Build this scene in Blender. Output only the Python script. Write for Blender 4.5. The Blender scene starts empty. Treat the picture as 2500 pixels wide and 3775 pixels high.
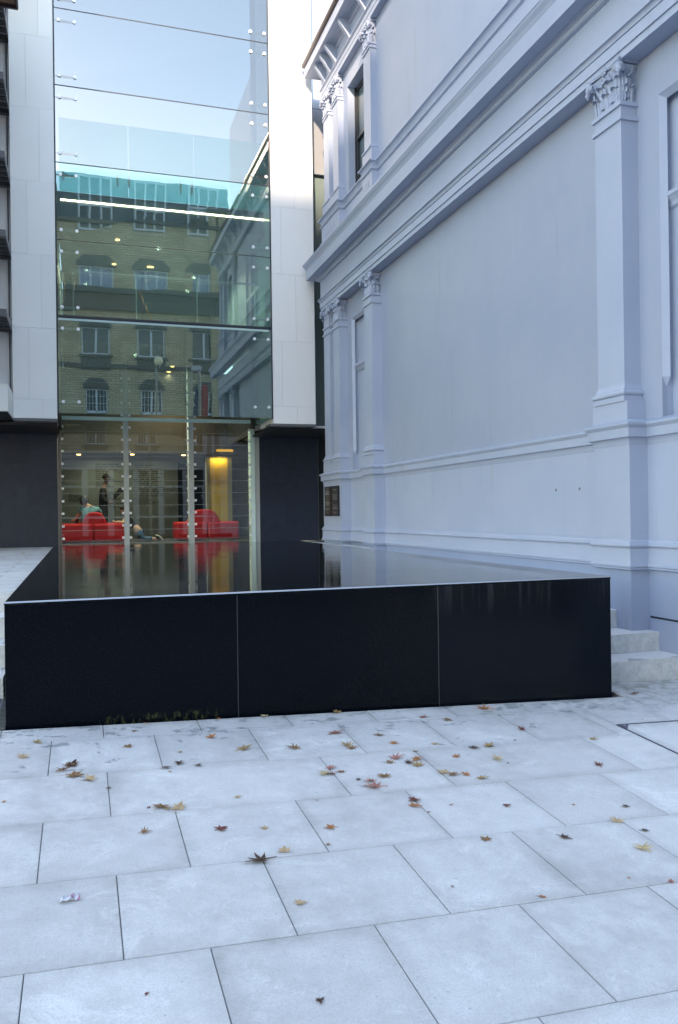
import bpy, bmesh, math, random
from mathutils import Vector, Matrix, noise
random.seed(7)
S = bpy.context.scene
COL = S.collection
R = math.radians

# ------------------------------------------------------------ camera
cd = bpy.data.cameras.new('camera')
cam = bpy.data.objects.new('camera', cd); COL.objects.link(cam)
right = Vector((0.95192, -0.30622, -0.01320)); 
fwd = Vector((0.30625, 0.95195, 0.00098)).normalized()
right = (right - fwd * right.dot(fwd)).normalized()
up = right.cross(fwd)
cam.matrix_world = Matrix(((right.x, up.x, -fwd.x, 0), (right.y, up.y, -fwd.y, 0), (right.z, up.z, -fwd.z, 1.344), (0, 0, 0, 1)))
cd.sensor_fit = 'HORIZONTAL'; cd.sensor_width = 36; cd.lens = 2964.84 / 2500 * 36
cd.clip_start = 0.05; cd.clip_end = 2000
S.camera = cam

# ------------------------------------------------------------ sky + sun
SUN = Vector((-0.27, -0.75, 0.300)).normalized()          # towards the sun
w = bpy.data.worlds.new('World'); S.world = w; w.use_nodes = True
nt = w.node_tree; nt.nodes.clear()
out = nt.nodes.new('ShaderNodeOutputWorld'); bg = nt.nodes.new('ShaderNodeBackground')
sky = nt.nodes.new('ShaderNodeTexSky'); sky.sky_type = 'NISHITA'; sky.sun_disc = False
sky.sun_elevation = math.asin(SUN.z); sky.sun_rotation = math.atan2(SUN.x, SUN.y)
sky.altitude = 0; sky.air_density = 1.0; sky.dust_density = 0.15; sky.ozone_density = 1.0
bg.inputs[1].default_value = 0.15
nt.links.new(sky.outputs[0], bg.inputs[0]); nt.links.new(bg.outputs[0], out.inputs[0])
sl = bpy.data.lights.new('sun', 'SUN'); sl.energy = 1.6; sl.angle = R(1.5); sl.color = (1.0, 0.90, 0.80)
so = bpy.data.objects.new('sun', sl); COL.objects.link(so)
so.rotation_euler = (-SUN).to_track_quat('-Z', 'Y').to_euler(); so.location = (-10, -20, 20)
S.view_settings.view_transform = 'Standard'; S.view_settings.look = 'None'
S.view_settings.gamma = 1.0; S.view_settings.use_curve_mapping = False
S.view_settings.exposure = 2.42
S.view_settings.use_white_balance = True; S.view_settings.white_balance_temperature = 8050; S.view_settings.white_balance_tint = 13
S.render.engine = 'CYCLES'
try:
    S.cycles.transparent_max_bounces = 24; S.cycles.max_bounces = 10; S.cycles.glossy_bounces = 6
    S.cycles.sample_clamp_indirect = 6
except Exception: pass

# ------------------------------------------------------------ materials
def L(a, b): a.id_data.links.new(a, b)
class NT:
    def __init__(s, name):
        s.m = bpy.data.materials.new(name); s.m.use_nodes = True; s.t = s.m.node_tree
        s.b = s.t.nodes['Principled BSDF']; s.o = s.t.nodes['Material Output']
        s.tc = s.n('TexCoord')
    def n(s, k, **kw):
        x = s.t.nodes.new('ShaderNode' + k)
        for a, v in kw.items():
            if a in ('operation', 'blend_type', 'data_type', 'feature', 'bands_direction', 'wave_type', 'attribute_name', 'noise_dimensions', 'rings_direction'): setattr(x, a, v)
            else: x.inputs[a].default_value = v
        return x
    def l(s, a, b): s.t.links.new(a, b)
    def noise(s, scale, detail=4, rough=.6, vec=None, sc=None, dist=0):
        x = s.n('TexNoise', Scale=scale, Detail=detail, Roughness=rough, Distortion=dist)
        src = vec or s.tc.outputs['Object']
        if sc:
            mp = s.n('Mapping'); mp.inputs['Scale'].default_value = sc; s.l(src, mp.inputs[0]); src = mp.outputs[0]
        s.l(src, x.inputs['Vector']); return x.outputs['Fac']
    def ramp(s, f, a, b, ca=(0, 0, 0, 1), cb=(1, 1, 1, 1)):
        r = s.n('ValToRGB'); e = r.color_ramp.elements
        e[0].position = a; e[0].color = ca; e[1].position = b; e[1].color = cb
        s.l(f, r.inputs[0]); return r.outputs[0]
    def mix(s, f, a, b, bt='MIX'):
        x = s.n('Mix', data_type='RGBA', blend_type=bt)
        for sock, v in ((x.inputs[0], f), (x.inputs[6], a), (x.inputs[7], b)):
            if isinstance(v, bpy.types.NodeSocket): s.l(v, sock)
            elif isinstance(v, (int, float)): sock.default_value = v
            else: sock.default_value = (*v[:3], 1)
        return x.outputs[2]
    def math(s, op, a, b=0.0, clamp=False):
        x = s.n('Math', operation=op); x.use_clamp = clamp
        for sock, v in ((x.inputs[0], a), (x.inputs[1], b)):
            if isinstance(v, bpy.types.NodeSocket): s.l(v, sock)
            else: sock.default_value = v
        return x.outputs[0]
    def bump(s, h, strength=.2, dist=.01):
        x = s.n('Bump', Strength=strength, Distance=dist); s.l(h, x.inputs['Height']); s.l(x.outputs[0], s.b.inputs['Normal'])
    def base(s, c):
        if isinstance(c, bpy.types.NodeSocket): s.l(c, s.b.inputs['Base Color'])
        else: s.b.inputs['Base Color'].default_value = (*c[:3], 1)
    def set(s, **kw):
        for k, v in kw.items():
            k = k.replace('_', ' ')
            if isinstance(v, bpy.types.NodeSocket): s.l(v, s.b.inputs[k])
            else: s.b.inputs[k].default_value = v
def simple(name, c, rough=.5, metal=0, var=.0, bump=0, scale=20, **kw):
    n = NT(name); 
    if var:
        f = n.noise(scale, 5); n.base(n.mix(f, [x * (1 - var) for x in c], [min(1, x * (1 + var)) for x in c]))
    else: n.base(c)
    n.set(Roughness=rough, Metallic=metal, **kw)
    if bump: n.bump(n.noise(scale * 2, 5), bump, .004)
    return n.m
def emit(name, c, st):
    n = NT(name); n.base((0, 0, 0)); n.set(Emission_Color=(*c, 1), Emission_Strength=st); return n.m
M = {}
def slab_material(name, base=(.665, .64, .635), wet=True):
    n = NT(name)
    at = n.n('Attribute'); at.attribute_name = 'tone'
    big = n.noise(1.3, 5, .6, dist=.3); mid = n.noise(7, 6, .7); fine = n.noise(140, 3, .6)
    c = n.mix(n.ramp(big, .32, .68), [x * .80 for x in base], [x * 1.10 for x in base])
    c = n.mix(n.ramp(mid, .38, .72), c, [x * 1.18 for x in base])
    c = n.mix(n.ramp(n.noise(2.6, 8, .75, dist=.6), .55, .64), c, (.83, .81, .80))
    c = n.mix(n.math('MULTIPLY', n.ramp(fine, .35, .75), .6), c, [x * .72 for x in base])
    c = n.mix(n.math('MULTIPLY', n.ramp(n.noise(38, 5, .7), .56, .70), .30), c, [x * .62 for x in base])
    c = n.mix(1.0, c, at.outputs['Color'], 'MULTIPLY')
    # pits
    v = n.n('TexVoronoi', Scale=17.0); n.l(n.tc.outputs['Object'], v.inputs['Vector'])
    pit = n.math('MULTIPLY', n.ramp(v.outputs['Distance'], .05, .085, (1, 1, 1, 1), (0, 0, 0, 1)), n.ramp(n.noise(3.5, 3), .46, .60))
    c = n.mix(n.math('MULTIPLY', pit, .45), c, (.14, .15, .16))
    # dark smudges with an olive tint
    sm = n.ramp(n.noise(2.1, 3, .5, vec=None, dist=1.2), .70, .80)
    c = n.mix(n.math('MULTIPLY', sm, .30), c, (.20, .21, .17))
    rough = .62
    if wet:
        sx = n.n('SeparateXYZ'); n.l(n.tc.outputs['Object'], sx.inputs[0])
        y = sx.outputs['Y']; x = sx.outputs['X']
        near = n.n('MapRange'); n.l(y, near.inputs[0]); near.inputs[1].default_value = 4.1; near.inputs[2].default_value = 5.35
        near.inputs[3].default_value = -.05; near.inputs[4].default_value = .095
        wn = n.noise(4.2, 3, .45, sc=(1, 2.2, 1), dist=.5)
        wm = n.ramp(n.math('ADD', n.math('MULTIPLY', wn, .55), n.math('ADD', n.math('MULTIPLY', n.noise(19, 4, .6, dist=.6), .45), near.outputs[0])), .645, .655)
        gate = n.math('GREATER_THAN', y, 3.7)
        wm = n.math('MULTIPLY', wm, gate)
        c = n.mix(n.math('MULTIPLY', wm, .55), c, (.20, .22, .24))
        # small round drips
        v2 = n.n('TexVoronoi', Scale=7.0); n.l(n.tc.outputs['Object'], v2.inputs['Vector'])
        dr = n.math('MULTIPLY', n.ramp(v2.outputs['Distance'], .10, .13, (1, 1, 1, 1), (0, 0, 0, 1)), n.ramp(n.math('ADD', n.noise(1.7, 1), near.outputs[0]), .60, .66))
        c = n.mix(n.math('MULTIPLY', n.math('MULTIPLY', dr, gate), .4), c, (.18, .20, .22))
        rr = n.mix(wm, (.62,) * 3, (.28,) * 3); n.l(rr, n.b.inputs['Roughness'])
        # green algae fringe along the fountain foot
        al = n.n('MapRange'); n.l(y, al.inputs[0]); al.inputs[1].default_value = 5.30; al.inputs[2].default_value = 5.40
        alf = n.math('MULTIPLY', al.outputs[0], n.ramp(n.noise(9, 4), .5, .62))
        c = n.mix(n.math('MULTIPLY', alf, .5), c, (.13, .15, .08))
    else: n.set(Roughness=rough)
    n.base(c)
    n.bump(n.math('ADD', fine, n.math('MULTIPLY', pit, -2.0)), .12, .003)
    return n.m
M['slab'] = slab_material('pale_stone_paving')
M['terrace'] = slab_material('terrace_stone', (.63, .61, .605), False)
def step_mat():
    n = NT('mottled_step_stone')
    a = n.noise(9, 7, .75, dist=.4); b = n.noise(26, 5, .7)
    c = n.mix(n.ramp(a, .35, .65), (.52, .52, .505), (.74, .73, .71)); c = n.mix(n.math('MULTIPLY', n.ramp(b, .45, .62), .5), c, (.80, .785, .76))
    g = n.n('NewGeometry'); sx = n.n('SeparateXYZ'); n.l(g.outputs['Normal'], sx.inputs[0])
    up = n.ramp(sx.outputs['Z'], .5, .9)
    top = n.mix(n.ramp(n.noise(3.5, 4, .5, dist=.6), .60, .63), (.78, .76, .75), (.44, .45, .46))
    n.base(n.mix(up, c, top)); n.set(Roughness=.6); n.bump(b, .15, .004); return n.m
M['step'] = step_mat()
M['joint'] = simple('paving_joint_grout', (.19, .19, .22), .9)
M['ground'] = simple('ground_earth', (.10, .10, .10), .9, var=.2, scale=2)
M['road'] = simple('road_asphalt', (.10, .10, .10), .85, var=.25, bump=.3, scale=30)
def paint_mat(name='grey_painted_render', k=1.0):
    n = NT(name)
    a = n.noise(.9, 5, .55); b = n.noise(6, 6, .65, sc=(1, 1, .35)); f = n.noise(85, 4, .6)
    c = n.mix(n.ramp(a, .35, .65), (.335, .390, .505), (.370, .420, .530))
    c = n.mix(n.math('MULTIPLY', n.ramp(b, .5, .75), .35), c, (.40, .44, .54))
    st = n.ramp(n.noise(3.0, 6, .7, sc=(1.5, 1.5, .12)), .60, .72)
    c = n.mix(n.math('MULTIPLY', st, .36), c, (.27, .285, .31))
    if k != 1.0: c = n.mix(1, c, (k, k, k), 'MULTIPLY')
    n.base(c); n.set(Roughness=.50)
    n.bump(n.math('ADD', n.math('MULTIPLY', n.noise(2.2, 3), 1.6), n.math('ADD', n.math('MULTIPLY', f, .35), n.math('MULTIPLY', n.noise(14, 3), .5))), .22, .006); return n.m
M['paint'] = paint_mat(k=1.04); M['paint_field'] = paint_mat('darker_grey_wall_field', .90)
def granite_mat():
    n = NT('polished_black_granite')
    s = n.noise(110, 3, .7); s2 = n.noise(2.4, 4, .6); cl = n.noise(3, 4, .6)
    c = n.mix(n.ramp(s, .52, .70), (.0010, .0020, .0044), (.0105, .015, .022))
    c = n.mix(n.math('MULTIPLY', n.ramp(s2, .5, .7), .45), c, (.0010, .0022, .0045))
    n.base(c)
    r = n.ramp(cl, .3, .7, (.10, .10, .10, 1), (.20, .20, .20, 1))
    # dried water streaks falling from the overflow edge of the right hand slab
    sx = n.n('SeparateXYZ'); n.l(n.tc.outputs['Object'], sx.inputs[0])
    st = n.ramp(n.noise(16, 3, .6, sc=(1, 1, .04)), .50, .64)
    zr = n.n('MapRange'); n.l(sx.outputs['Z'], zr.inputs[0]); zr.inputs[1].default_value = .74; zr.inputs[2].default_value = 1.02
    xr = n.n('MapRange'); n.l(sx.outputs['X'], xr.inputs[0]); xr.inputs[1].default_value = .55; xr.inputs[2].default_value = .9
    k = n.math('MULTIPLY', n.math('MULTIPLY', st, zr.outputs[0]), xr.outputs[0])
    c2 = n.mix(n.math('MULTIPLY', k, .16), n.mix(n.math('MULTIPLY', n.math('GREATER_THAN', sx.outputs['X'], .732), .16), c, (.010, .016, .026)), (.12, .13, .15)); n.base(c2)
    # green algae low down
    az = n.n('MapRange'); n.l(sx.outputs['Z'], az.inputs[0]); az.inputs[1].default_value = .252; az.inputs[2].default_value = .215
    ax = n.n('MapRange'); n.l(sx.outputs['X'], ax.inputs[0]); ax.inputs[1].default_value = -.85; ax.inputs[2].default_value = -.98
    ax2 = n.math('GREATER_THAN', sx.outputs['X'], -1.67)
    al = n.math('MULTIPLY', n.math('MULTIPLY', az.outputs[0], ax.outputs[0]), n.math('MULTIPLY', ax2, n.ramp(n.noise(30, 5, .7, sc=(1, 1, .5)), .50, .74)))
    c3 = n.mix(al, c2, (.075, .082, .032)); n.base(c3)
    n.l(r, n.b.inputs['Roughness']); n.set(Specular_IOR_Level=.09)
    return n.m
M['granite'] = granite_mat()
def water_mat():
    n = NT('thin_water_sheet')
    n.base((.004, .006, .008)); n.set(Roughness=.015, IOR=1.33)
    n.b.inputs['Specular IOR Level'].default_value = .5
    a = n.noise(9, 3, .5, sc=(.5, 1.6, 1), dist=.4); b = n.noise(34, 2, .5, sc=(.45, 1.5, 1), dist=.2)
    g = n.ramp(n.noise(.8, 2), .40, .62)
    h = n.math('ADD', n.math('MULTIPLY', a, .5), n.math('MULTIPLY', b, .30))
    h = n.math('MULTIPLY', h, n.math('ADD', n.math('MULTIPLY', g, .9), .18))
    x = n.n('Bump', Strength=.16, Distance=.012); n.l(h, x.inputs['Height']); n.l(x.outputs[0], n.b.inputs['Normal'])
    return n.m
M['water'] = water_mat()
def glass_mat(name, tint, refl=.14, rough=0.0, wob=.0, body=None, bodyf=0, gcol=(1, .96, .93)):
    n = NT(name); n.t.nodes.remove(n.b)
    tr = n.n('BsdfTransparent'); tr.inputs[0].default_value = (*tint, 1)
    gl = n.n('BsdfGlossy'); gl.inputs['Roughness'].default_value = rough; gl.inputs[0].default_value = (*gcol, 1)
    fr = n.n('Fresnel'); fr.inputs[0].default_value = 1.5
    f = n.math('ADD', n.math('MULTIPLY', fr.outputs[0], 1.3), refl, True)
    if wob:
        bp = n.n('Bump', Strength=wob, Distance=.02); n.l(n.noise(.9, 2, .4), bp.inputs['Height'])
        n.l(bp.outputs[0], gl.inputs['Normal'])
    mx = n.n('MixShader'); n.l(f, mx.inputs[0]); n.l(tr.outputs[0], mx.inputs[1]); n.l(gl.outputs[0], mx.inputs[2])
    o = mx.outputs[0]
    if body:
        df = n.n('BsdfDiffuse'); df.inputs[0].default_value = (*body, 1)
        m2 = n.n('MixShader'); m2.inputs[0].default_value = bodyf; n.l(o, m2.inputs[1]); n.l(df.outputs[0], m2.inputs[2]); o = m2.outputs[0]
    n.l(o, n.o.inputs[0]); return n.m
M['glass'] = glass_mat('upper_facade_glass', (.40, .43, .43), .12, wob=.03)
M['glass_mid'] = glass_mat('middle_facade_glass', (.47, .475, .465), .12, wob=.03)
M['glass_low'] = glass_mat('green_facade_glass', (.56, .66, .65), .15, wob=.05, body=(.27, .43, .43), bodyf=.08, gcol=(.90, 1, .97))
M['glass_in'] = glass_mat('clear_entrance_glass', (.90, .96, .94), .01)
M['glass_teal'] = glass_mat('teal_balustrade_glass', (.62, 1.0, .98), .03, body=(.50, .86, .86), bodyf=.30)
M['glass_side'] = glass_mat('dark_teal_return_glass', (.40, .65, .60), .08, body=(.08, .22, .20), bodyf=.5)
M['fin'] = glass_mat('frosted_glass_fin', (.6, .68, .68), .04, rough=.2, body=(.52, .56, .57), bodyf=.85)
M['edge'] = simple('polished_glass_edge', (.60, .78, .77), .25)
M['edge_thin'] = simple('glass_plank_edge', (.24, .27, .27), .3)
M['steel'] = simple('brushed_stainless_steel', (.72, .73, .74), .22, 1)
M['steel_dark'] = simple('dark_steel_frame', (.20, .21, .22), .35, .7)
M['fitting'] = simple('satin_steel_fitting', (.85, .87, .88), .3, .25)
M['patch'] = simple('white_patch_fitting', (.75, .76, .78), .35)
M['frame_dark'] = simple('dull_purple_steel_frame', (.12, .12, .16), .5, .3)
M['silicone'] = simple('dark_silicone_joint', (.02, .025, .035), .5)
def panel_mat():
    n = NT('satin_white_metal_cladding')
    at = n.n('Attribute'); at.attribute_name = 'tone'
    c = n.mix(n.noise(1.1, 3), (.82, .82, .815), (.88, .88, .87)); c = n.mix(1, c, at.outputs['Color'], 'MULTIPLY')
    n.base(c); n.set(Roughness=.38)
    n.bump(n.noise(.8, 2), .10, .02); return n.m
M['panel'] = panel_mat()
M['panel_gap'] = simple('panel_shadow_gap', (.40, .40, .41), .7)
def basalt():
    n = NT('honed_basalt_cladding'); at = n.n('Attribute'); at.attribute_name = 'tone'
    c = n.mix(n.ramp(n.noise(5, 5, .6), .35, .7), (.011, .018, .038), (.018, .027, .052))
    c = n.mix(n.math('MULTIPLY', n.ramp(n.noise(120, 2), .62, .75), .4), c, (.07, .075, .09))
    c = n.mix(1, c, at.outputs['Color'], 'MULTIPLY'); n.base(c); n.set(Roughness=.42); return n.m
M['basalt'] = basalt()
M['dark'] = simple('dark_recess_panel', (.012, .014, .017), .6)
M['soffit'] = simple('grey_soffit_trim', (.13, .13, .14), .5)
M['white'] = simple('white_plaster', (.78, .79, .78), .6, var=.04, scale=3)
M['offwhite'] = simple('pale_lobby_wall', (.27, .285, .26), .7, var=.05, scale=2)
M['ceil'] = simple('grey_ceiling', (.34, .35, .36), .7)
M['fascia'] = simple('slate_grey_slab_edge', (.11, .14, .17), .5)
M['timber'] = simple('brown_timber_panelling', (.17, .10, .062), .5, var=.3, scale=6)
M['bulk'] = simple('brown_grey_bulkhead', (.045, .04, .035), .6, var=.1)
M['floor'] = simple('dark_lobby_floor', (.06, .062, .065), .25)
M['red'] = simple('red_upholstery', (.60, .010, .018), .45, var=.06, scale=3)
M['black'] = simple('black_matt', (.008, .008, .010), .55)
M['yellow'] = simple('yellow_column_lining', (.58, .38, .045), .5)
M['olive'] = glass_mat('olive_tinted_column_shell', (.80, .80, .60), .04, body=(.32, .30, .14), bodyf=.5)
M['light'] = emit('warm_light_strip', (1.0, .88, .66), 4.5)
M['lamp'] = emit('warm_downlight_lens', (1.0, .60, .22), 3.0)
M['copper'] = simple('copper_handrail', (.62, .24, .10), .3, .8)
M['text'] = simple('wall_lettering', (.09, .09, .085), .7)
M['gutter'] = simple('brown_gutter', (.055, .035, .04), .4)
M['bronze'] = simple('dark_bronze_plaque', (.022, .022, .026), .35, .5)
M['bronze_text'] = simple('plaque_raised_lettering', (.30, .29, .28), .4, .3)
M['sashdark'] = simple('dark_painted_sash', (.025, .03, .035), .4)
M['winglass'] = simple('sash_window_glass', (.10, .15, .17), .04, 0, Specular_IOR_Level=1.0)
M['bay_metal'] = simple('satin_grey_metal_sheet', (.42, .43, .45), .3, .45)
M['mirrorglass'] = simple('mirrored_curtain_glass', (.76, .77, .82), .22, .1)
M['skin'] = simple('skin', (.55, .33, .24), .5)
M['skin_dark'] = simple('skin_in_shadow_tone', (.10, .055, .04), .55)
M['hair'] = simple('dark_hair', (.015, .010, .008), .6)
M['tee'] = simple('dark_navy_tee', (.012, .014, .022), .8)
M['denim'] = simple('blue_denim', (.045, .10, .19), .8, var=.15, scale=12)
M['teal_shirt'] = simple('teal_patterned_shirt', (.10, .26, .32), .8, var=.35, scale=14)
M['shoe'] = simple('black_shoe_leather', (.01, .01, .012), .5)
M['sole'] = simple('white_shoe_sole', (.7, .7, .7), .6)
def brick_mat():
    n = NT('buff_brick'); b = n.n('TexBrick', Scale=1.0)
    b.inputs['Color1'].default_value = (.43, .40, .31, 1); b.inputs['Color2'].default_value = (.33, .30, .225, 1); b.inputs['Mortar'].default_value = (.10, .085, .06, 1)
    b.inputs['Mortar Size'].default_value = .012; b.inputs['Brick Width'].default_value = .46; b.inputs['Row Height'].default_value = .15
    mp = n.n('Mapping'); mp.inputs['Rotation'].default_value = (R(90), 0, 0); n.l(n.tc.outputs['Object'], mp.inputs[0])
    n.l(mp.outputs[0], b.inputs['Vector'])
    n.base(n.mix(n.ramp(n.noise(.6, 4), .3, .7), b.outputs[0], n.mix(1, b.outputs[0], (.72, .7, .66), 'MULTIPLY'))); n.set(Roughness=.8); return n.m
M['brick'] = brick_mat()
M['brick_trim'] = simple('dark_slate_trim', (.055, .058, .060), .7)
M['slate'] = simple('slate_mansard_roof', (.09, .12, .15), .55, var=.15, scale=5)
M['casement'] = simple('pale_blue_casement', (.40, .49, .62), .5)
M['pane_dark'] = simple('dark_window_pane', (.02, .025, .03), .06)
M['curtain'] = simple('blue_white_curtain', (.20, .26, .42), .8, var=.25, scale=2)
M['banner_red'] = simple('red_banner_cloth', (.32, .03, .035), .8)
M['banner_blue'] = simple('navy_banner_cloth', (.02, .03, .09), .8)
M['pale_glow'] = simple('milky_lamp_globe', (.75, .72, .5), .4)
def leaf_mat(name, c1, c2):
    n = NT(name); n.base(n.mix(n.ramp(n.noise(45, 4, .7), .35, .65), c1, c2)); n.set(Roughness=.55); return n.m
LEAF = {'rust orange': leaf_mat('rust_orange_leaf', (.52, .21, .07), (.34, .12, .045)),
        'brown': leaf_mat('brown_leaf', (.32, .165, .07), (.18, .09, .04)),
        'tan': leaf_mat('tan_leaf', (.60, .42, .25), (.42, .26, .13)),
        'dark brown': leaf_mat('dark_brown_leaf', (.09, .04, .025), (.05, .025, .02)),
        'yellow brown': leaf_mat('yellow_brown_leaf', (.42, .28, .12), (.26, .155, .07)),
        'dark red': leaf_mat('dark_red_leaf', (.22, .06, .045), (.13, .03, .025)),
        'dusty pink': leaf_mat('dusty_pink_leaf', (.45, .20, .16), (.32, .12, .10)),
        'cream': leaf_mat('cream_leaf', (.62, .48, .28), (.45, .32, .16))}

# ------------------------------------------------------------ building helpers
BASE = {}
K = 1.0        # scale factor about the camera position, enlarging the modern building's image-derived coordinates (its front plane stands at y = 16.5)
OY = 0.0  # y of the scaling centre
def Q(v): return Vector((v[0] * K, OY + (v[1] - OY) * K, 1.344 + (v[2] - 1.344) * K))
def setp(o, label=None, cat=None, group=None, kind=None):
    for k, v in (('label', label), ('category', cat), ('group', group), ('kind', kind)):
        if v: o[k] = v
    return o
def thing(name, label, cat, loc=(0, 0, 0), group=None, rz=0):
    loc = Q(loc); o = bpy.data.objects.new(name, None); COL.objects.link(o); o.location = loc; o.rotation_euler.z = rz
    o.empty_display_size = .2
    BASE[o] = Vector(loc); return setp(o, label, cat, group)
class MB:
    def __init__(s): s.v = []; s.f = []; s.t = []
    def add(s, vs, fs, tone=1.0):
        k = len(s.v); s.v += [tuple(x) for x in vs]
        for q_, f in enumerate(fs): s.f.append(tuple(i + k for i in f)); s.t.append(tone[q_] if isinstance(tone, list) else tone)
        return s
    def box(s, x0, x1, y0, y1, z0, z1, tone=1.0):
        if x0 > x1: x0, x1 = x1, x0
        if y0 > y1: y0, y1 = y1, y0
        if z0 > z1: z0, z1 = z1, z0
        v = [(x0, y0, z0), (x1, y0, z0), (x1, y1, z0), (x0, y1, z0), (x0, y0, z1), (x1, y0, z1), (x1, y1, z1), (x0, y1, z1)]
        return s.add(v, [(0, 3, 2, 1), (4, 5, 6, 7), (0, 1, 5, 4), (1, 2, 6, 5), (2, 3, 7, 6), (3, 0, 4, 7)], tone)
    def prism(s, poly, z0, z1, tone=1.0):   # poly in xy, ccw
        n = len(poly); v = [(x, y, z0) for x, y in poly] + [(x, y, z1) for x, y in poly]
        return s.add(v, [tuple(range(n - 1, -1, -1)), tuple(range(n, 2 * n))] + [(i, (i + 1) % n, n + (i + 1) % n, n + i) for i in range(n)], tone)
    def prism_y(s, poly, y0, y1):            # poly in xz
        n = len(poly); v = [(x, y0, z) for x, z in poly] + [(x, y1, z) for x, z in poly]
        return s.add(v, [tuple(range(n)), tuple(range(2 * n - 1, n - 1, -1))] + [((i + 1) % n, i, n + i, n + (i + 1) % n) for i in range(n)])
    def tube(s, pts, r, n=10, cap=True):
        pts = [Vector(p) for p in pts]; rings = []
        rr = r if isinstance(r, (list, tuple)) else [r] * len(pts)
        ref = None
        for i, p in enumerate(pts):
            d = (pts[min(i + 1, len(pts) - 1)] - pts[max(i - 1, 0)]).normalized()
            if ref is None: ref = Vector((0, 0, 1)) if abs(d.z) < .9 else Vector((1, 0, 0))
            a = (ref - d * ref.dot(d)).normalized(); b = d.cross(a); ref = a
            rings.append([p + (a * math.cos(t) + b * math.sin(t)) * rr[i] for t in [2 * math.pi * k / n for k in range(n)]])
        v = [q for g in rings for q in g]; f = []
        for i in range(len(pts) - 1):
            for k in range(n): f.append((i * n + k, i * n + (k + 1) % n, (i + 1) * n + (k + 1) % n, (i + 1) * n + k))
        if cap: f += [tuple(range(n - 1, -1, -1)), tuple(range((len(pts) - 1) * n, len(pts) * n))]
        return s.add(v, f)
    def sphere(s, c, r, n=12, m=8, sc=(1, 1, 1), wob=0, seed=0):
        v = []; f = []
        for i in range(m + 1):
            t = math.pi * i / m
            for k in range(n):
                a = 2 * math.pi * k / n
                d = Vector((math.sin(t) * math.cos(a), math.sin(t) * math.sin(a), math.cos(t)))
                q = 1 + (noise.noise(d * 2.6 + Vector((seed, seed * 2, 0))) * wob if wob else 0)
                v.append((c[0] + d.x * r * sc[0] * q, c[1] + d.y * r * sc[1] * q, c[2] + d.z * r * sc[2] * q))
        for i in range(m):
            for k in range(n): f.append((i * n + k, (i + 1) * n + k, (i + 1) * n + (k + 1) % n, i * n + (k + 1) % n))
        return s.add(v, f)
    def build(s, name, mat, parent=None, smooth=False, bevel=0, tone=False, loc=None, raw=False):
        fQ = Vector if raw else Q
        me = bpy.data.meshes.new(name); b = Vector((0, 0, 0))
        if parent is not None: b = BASE[parent]
        o = bpy.data.objects.new(name, me); COL.objects.link(o)
        off = fQ(loc) if loc is not None else b
        me.from_pydata([tuple(fQ(v) - off) for v in s.v], [], s.f); me.update()
        if tone:
            ca = me.color_attributes.new('tone', 'FLOAT_COLOR', 'CORNER'); i = 0
            for p, t in zip(me.polygons, s.t):
                for c_ in range(len(p.vertices)):
                    u = t[c_] if isinstance(t, tuple) else t; ca.data[i].color = (u, u, u, 1); i += 1
        mats = mat if isinstance(mat, list) else [mat]
        for m_ in mats: me.materials.append(m_)
        if parent is not None:
            o.parent = parent; o.location = off - b if not isinstance(parent.data, bpy.types.Mesh) else off - b
        else: o.location = off
        BASE[o] = off
        if smooth:
            for p in me.polygons: p.use_smooth = True
            try: me.set_sharp_from_angle(angle=R(38))
            except Exception: pass
        if bevel:
            md = o.modifiers.new('bevel', 'BEVEL'); md.width = bevel; md.segments = 2; md.limit_method = 'ANGLE'; md.angle_limit = R(40)
            md.harden_normals = False
        return o
def inst(name, me, parent, wloc, rot=(0, 0, 0), scale=(1, 1, 1)):
    o = bpy.data.objects.new(name, me); COL.objects.link(o); o.parent = parent
    wloc = Q(wloc); o.location = wloc - BASE[parent]; o.rotation_euler = rot; o.scale = [c * K for c in scale]; BASE[o] = wloc; return o
def struct(name, mb, mat, **kw):
    o = mb.build(name, mat, **kw); o['kind'] = 'structure'; return o
def sweep(mb, prof, path, closed=False):
    """prof: (offset outwards, z) from bottom to top; path in xy, outward normal on the left hand of travel"""
    n = len(path); P = [Vector((a, b)) for a, b in path]; offs = []
    for i in range(n):
        d0 = (P[i] - P[i - 1]).normalized() if i > 0 else (P[1] - P[0]).normalized()
        d1 = (P[i + 1] - P[i]).normalized() if i < n - 1 else (P[-1] - P[-2]).normalized()
        n0 = Vector((-d0.y, d0.x)); n1 = Vector((-d1.y, d1.x)); m = n0 + n1
        offs.append(m / max(.2, m.dot(n0)) if m.length > 1e-6 else n0)
    k = len(prof); v = [(P[i].x + offs[i].x * o, P[i].y + offs[i].y * o, z) for i in range(n) for o, z in prof]
    f = [(i * k + j, i * k + j + 1, (i + 1) * k + j + 1, (i + 1) * k + j) for i in range(n - 1) for j in range(k - 1)]
    return mb.add(v, f)
def arc(o0, z0, o1, z1, kind, n=5):
    """moulding curve between two profile points: 'ovolo','cavetto','cyma','torus'"""
    r = []
    for i in range(n + 1):
        t = i / n
        if kind == 'cavetto': a = 1 - math.cos(t * math.pi / 2); b = math.sin(t * math.pi / 2)
        elif kind == 'ovolo': a = math.sin(t * math.pi / 2); b = 1 - math.cos(t * math.pi / 2)
        elif kind == 'cyma': a = .5 - .5 * math.cos(t * math.pi); b = t
        else: a = t; b = t
        r.append((o0 + (o1 - o0) * a, z0 + (z1 - z0) * b))
    return r
def roll(o, z0, z1, r, n=6):
    return [(o + r * math.sin(math.pi * i / n), z0 + (z1 - z0) * (.5 - .5 * math.cos(math.pi * i / n))) for i in range(n + 1)]
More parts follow.
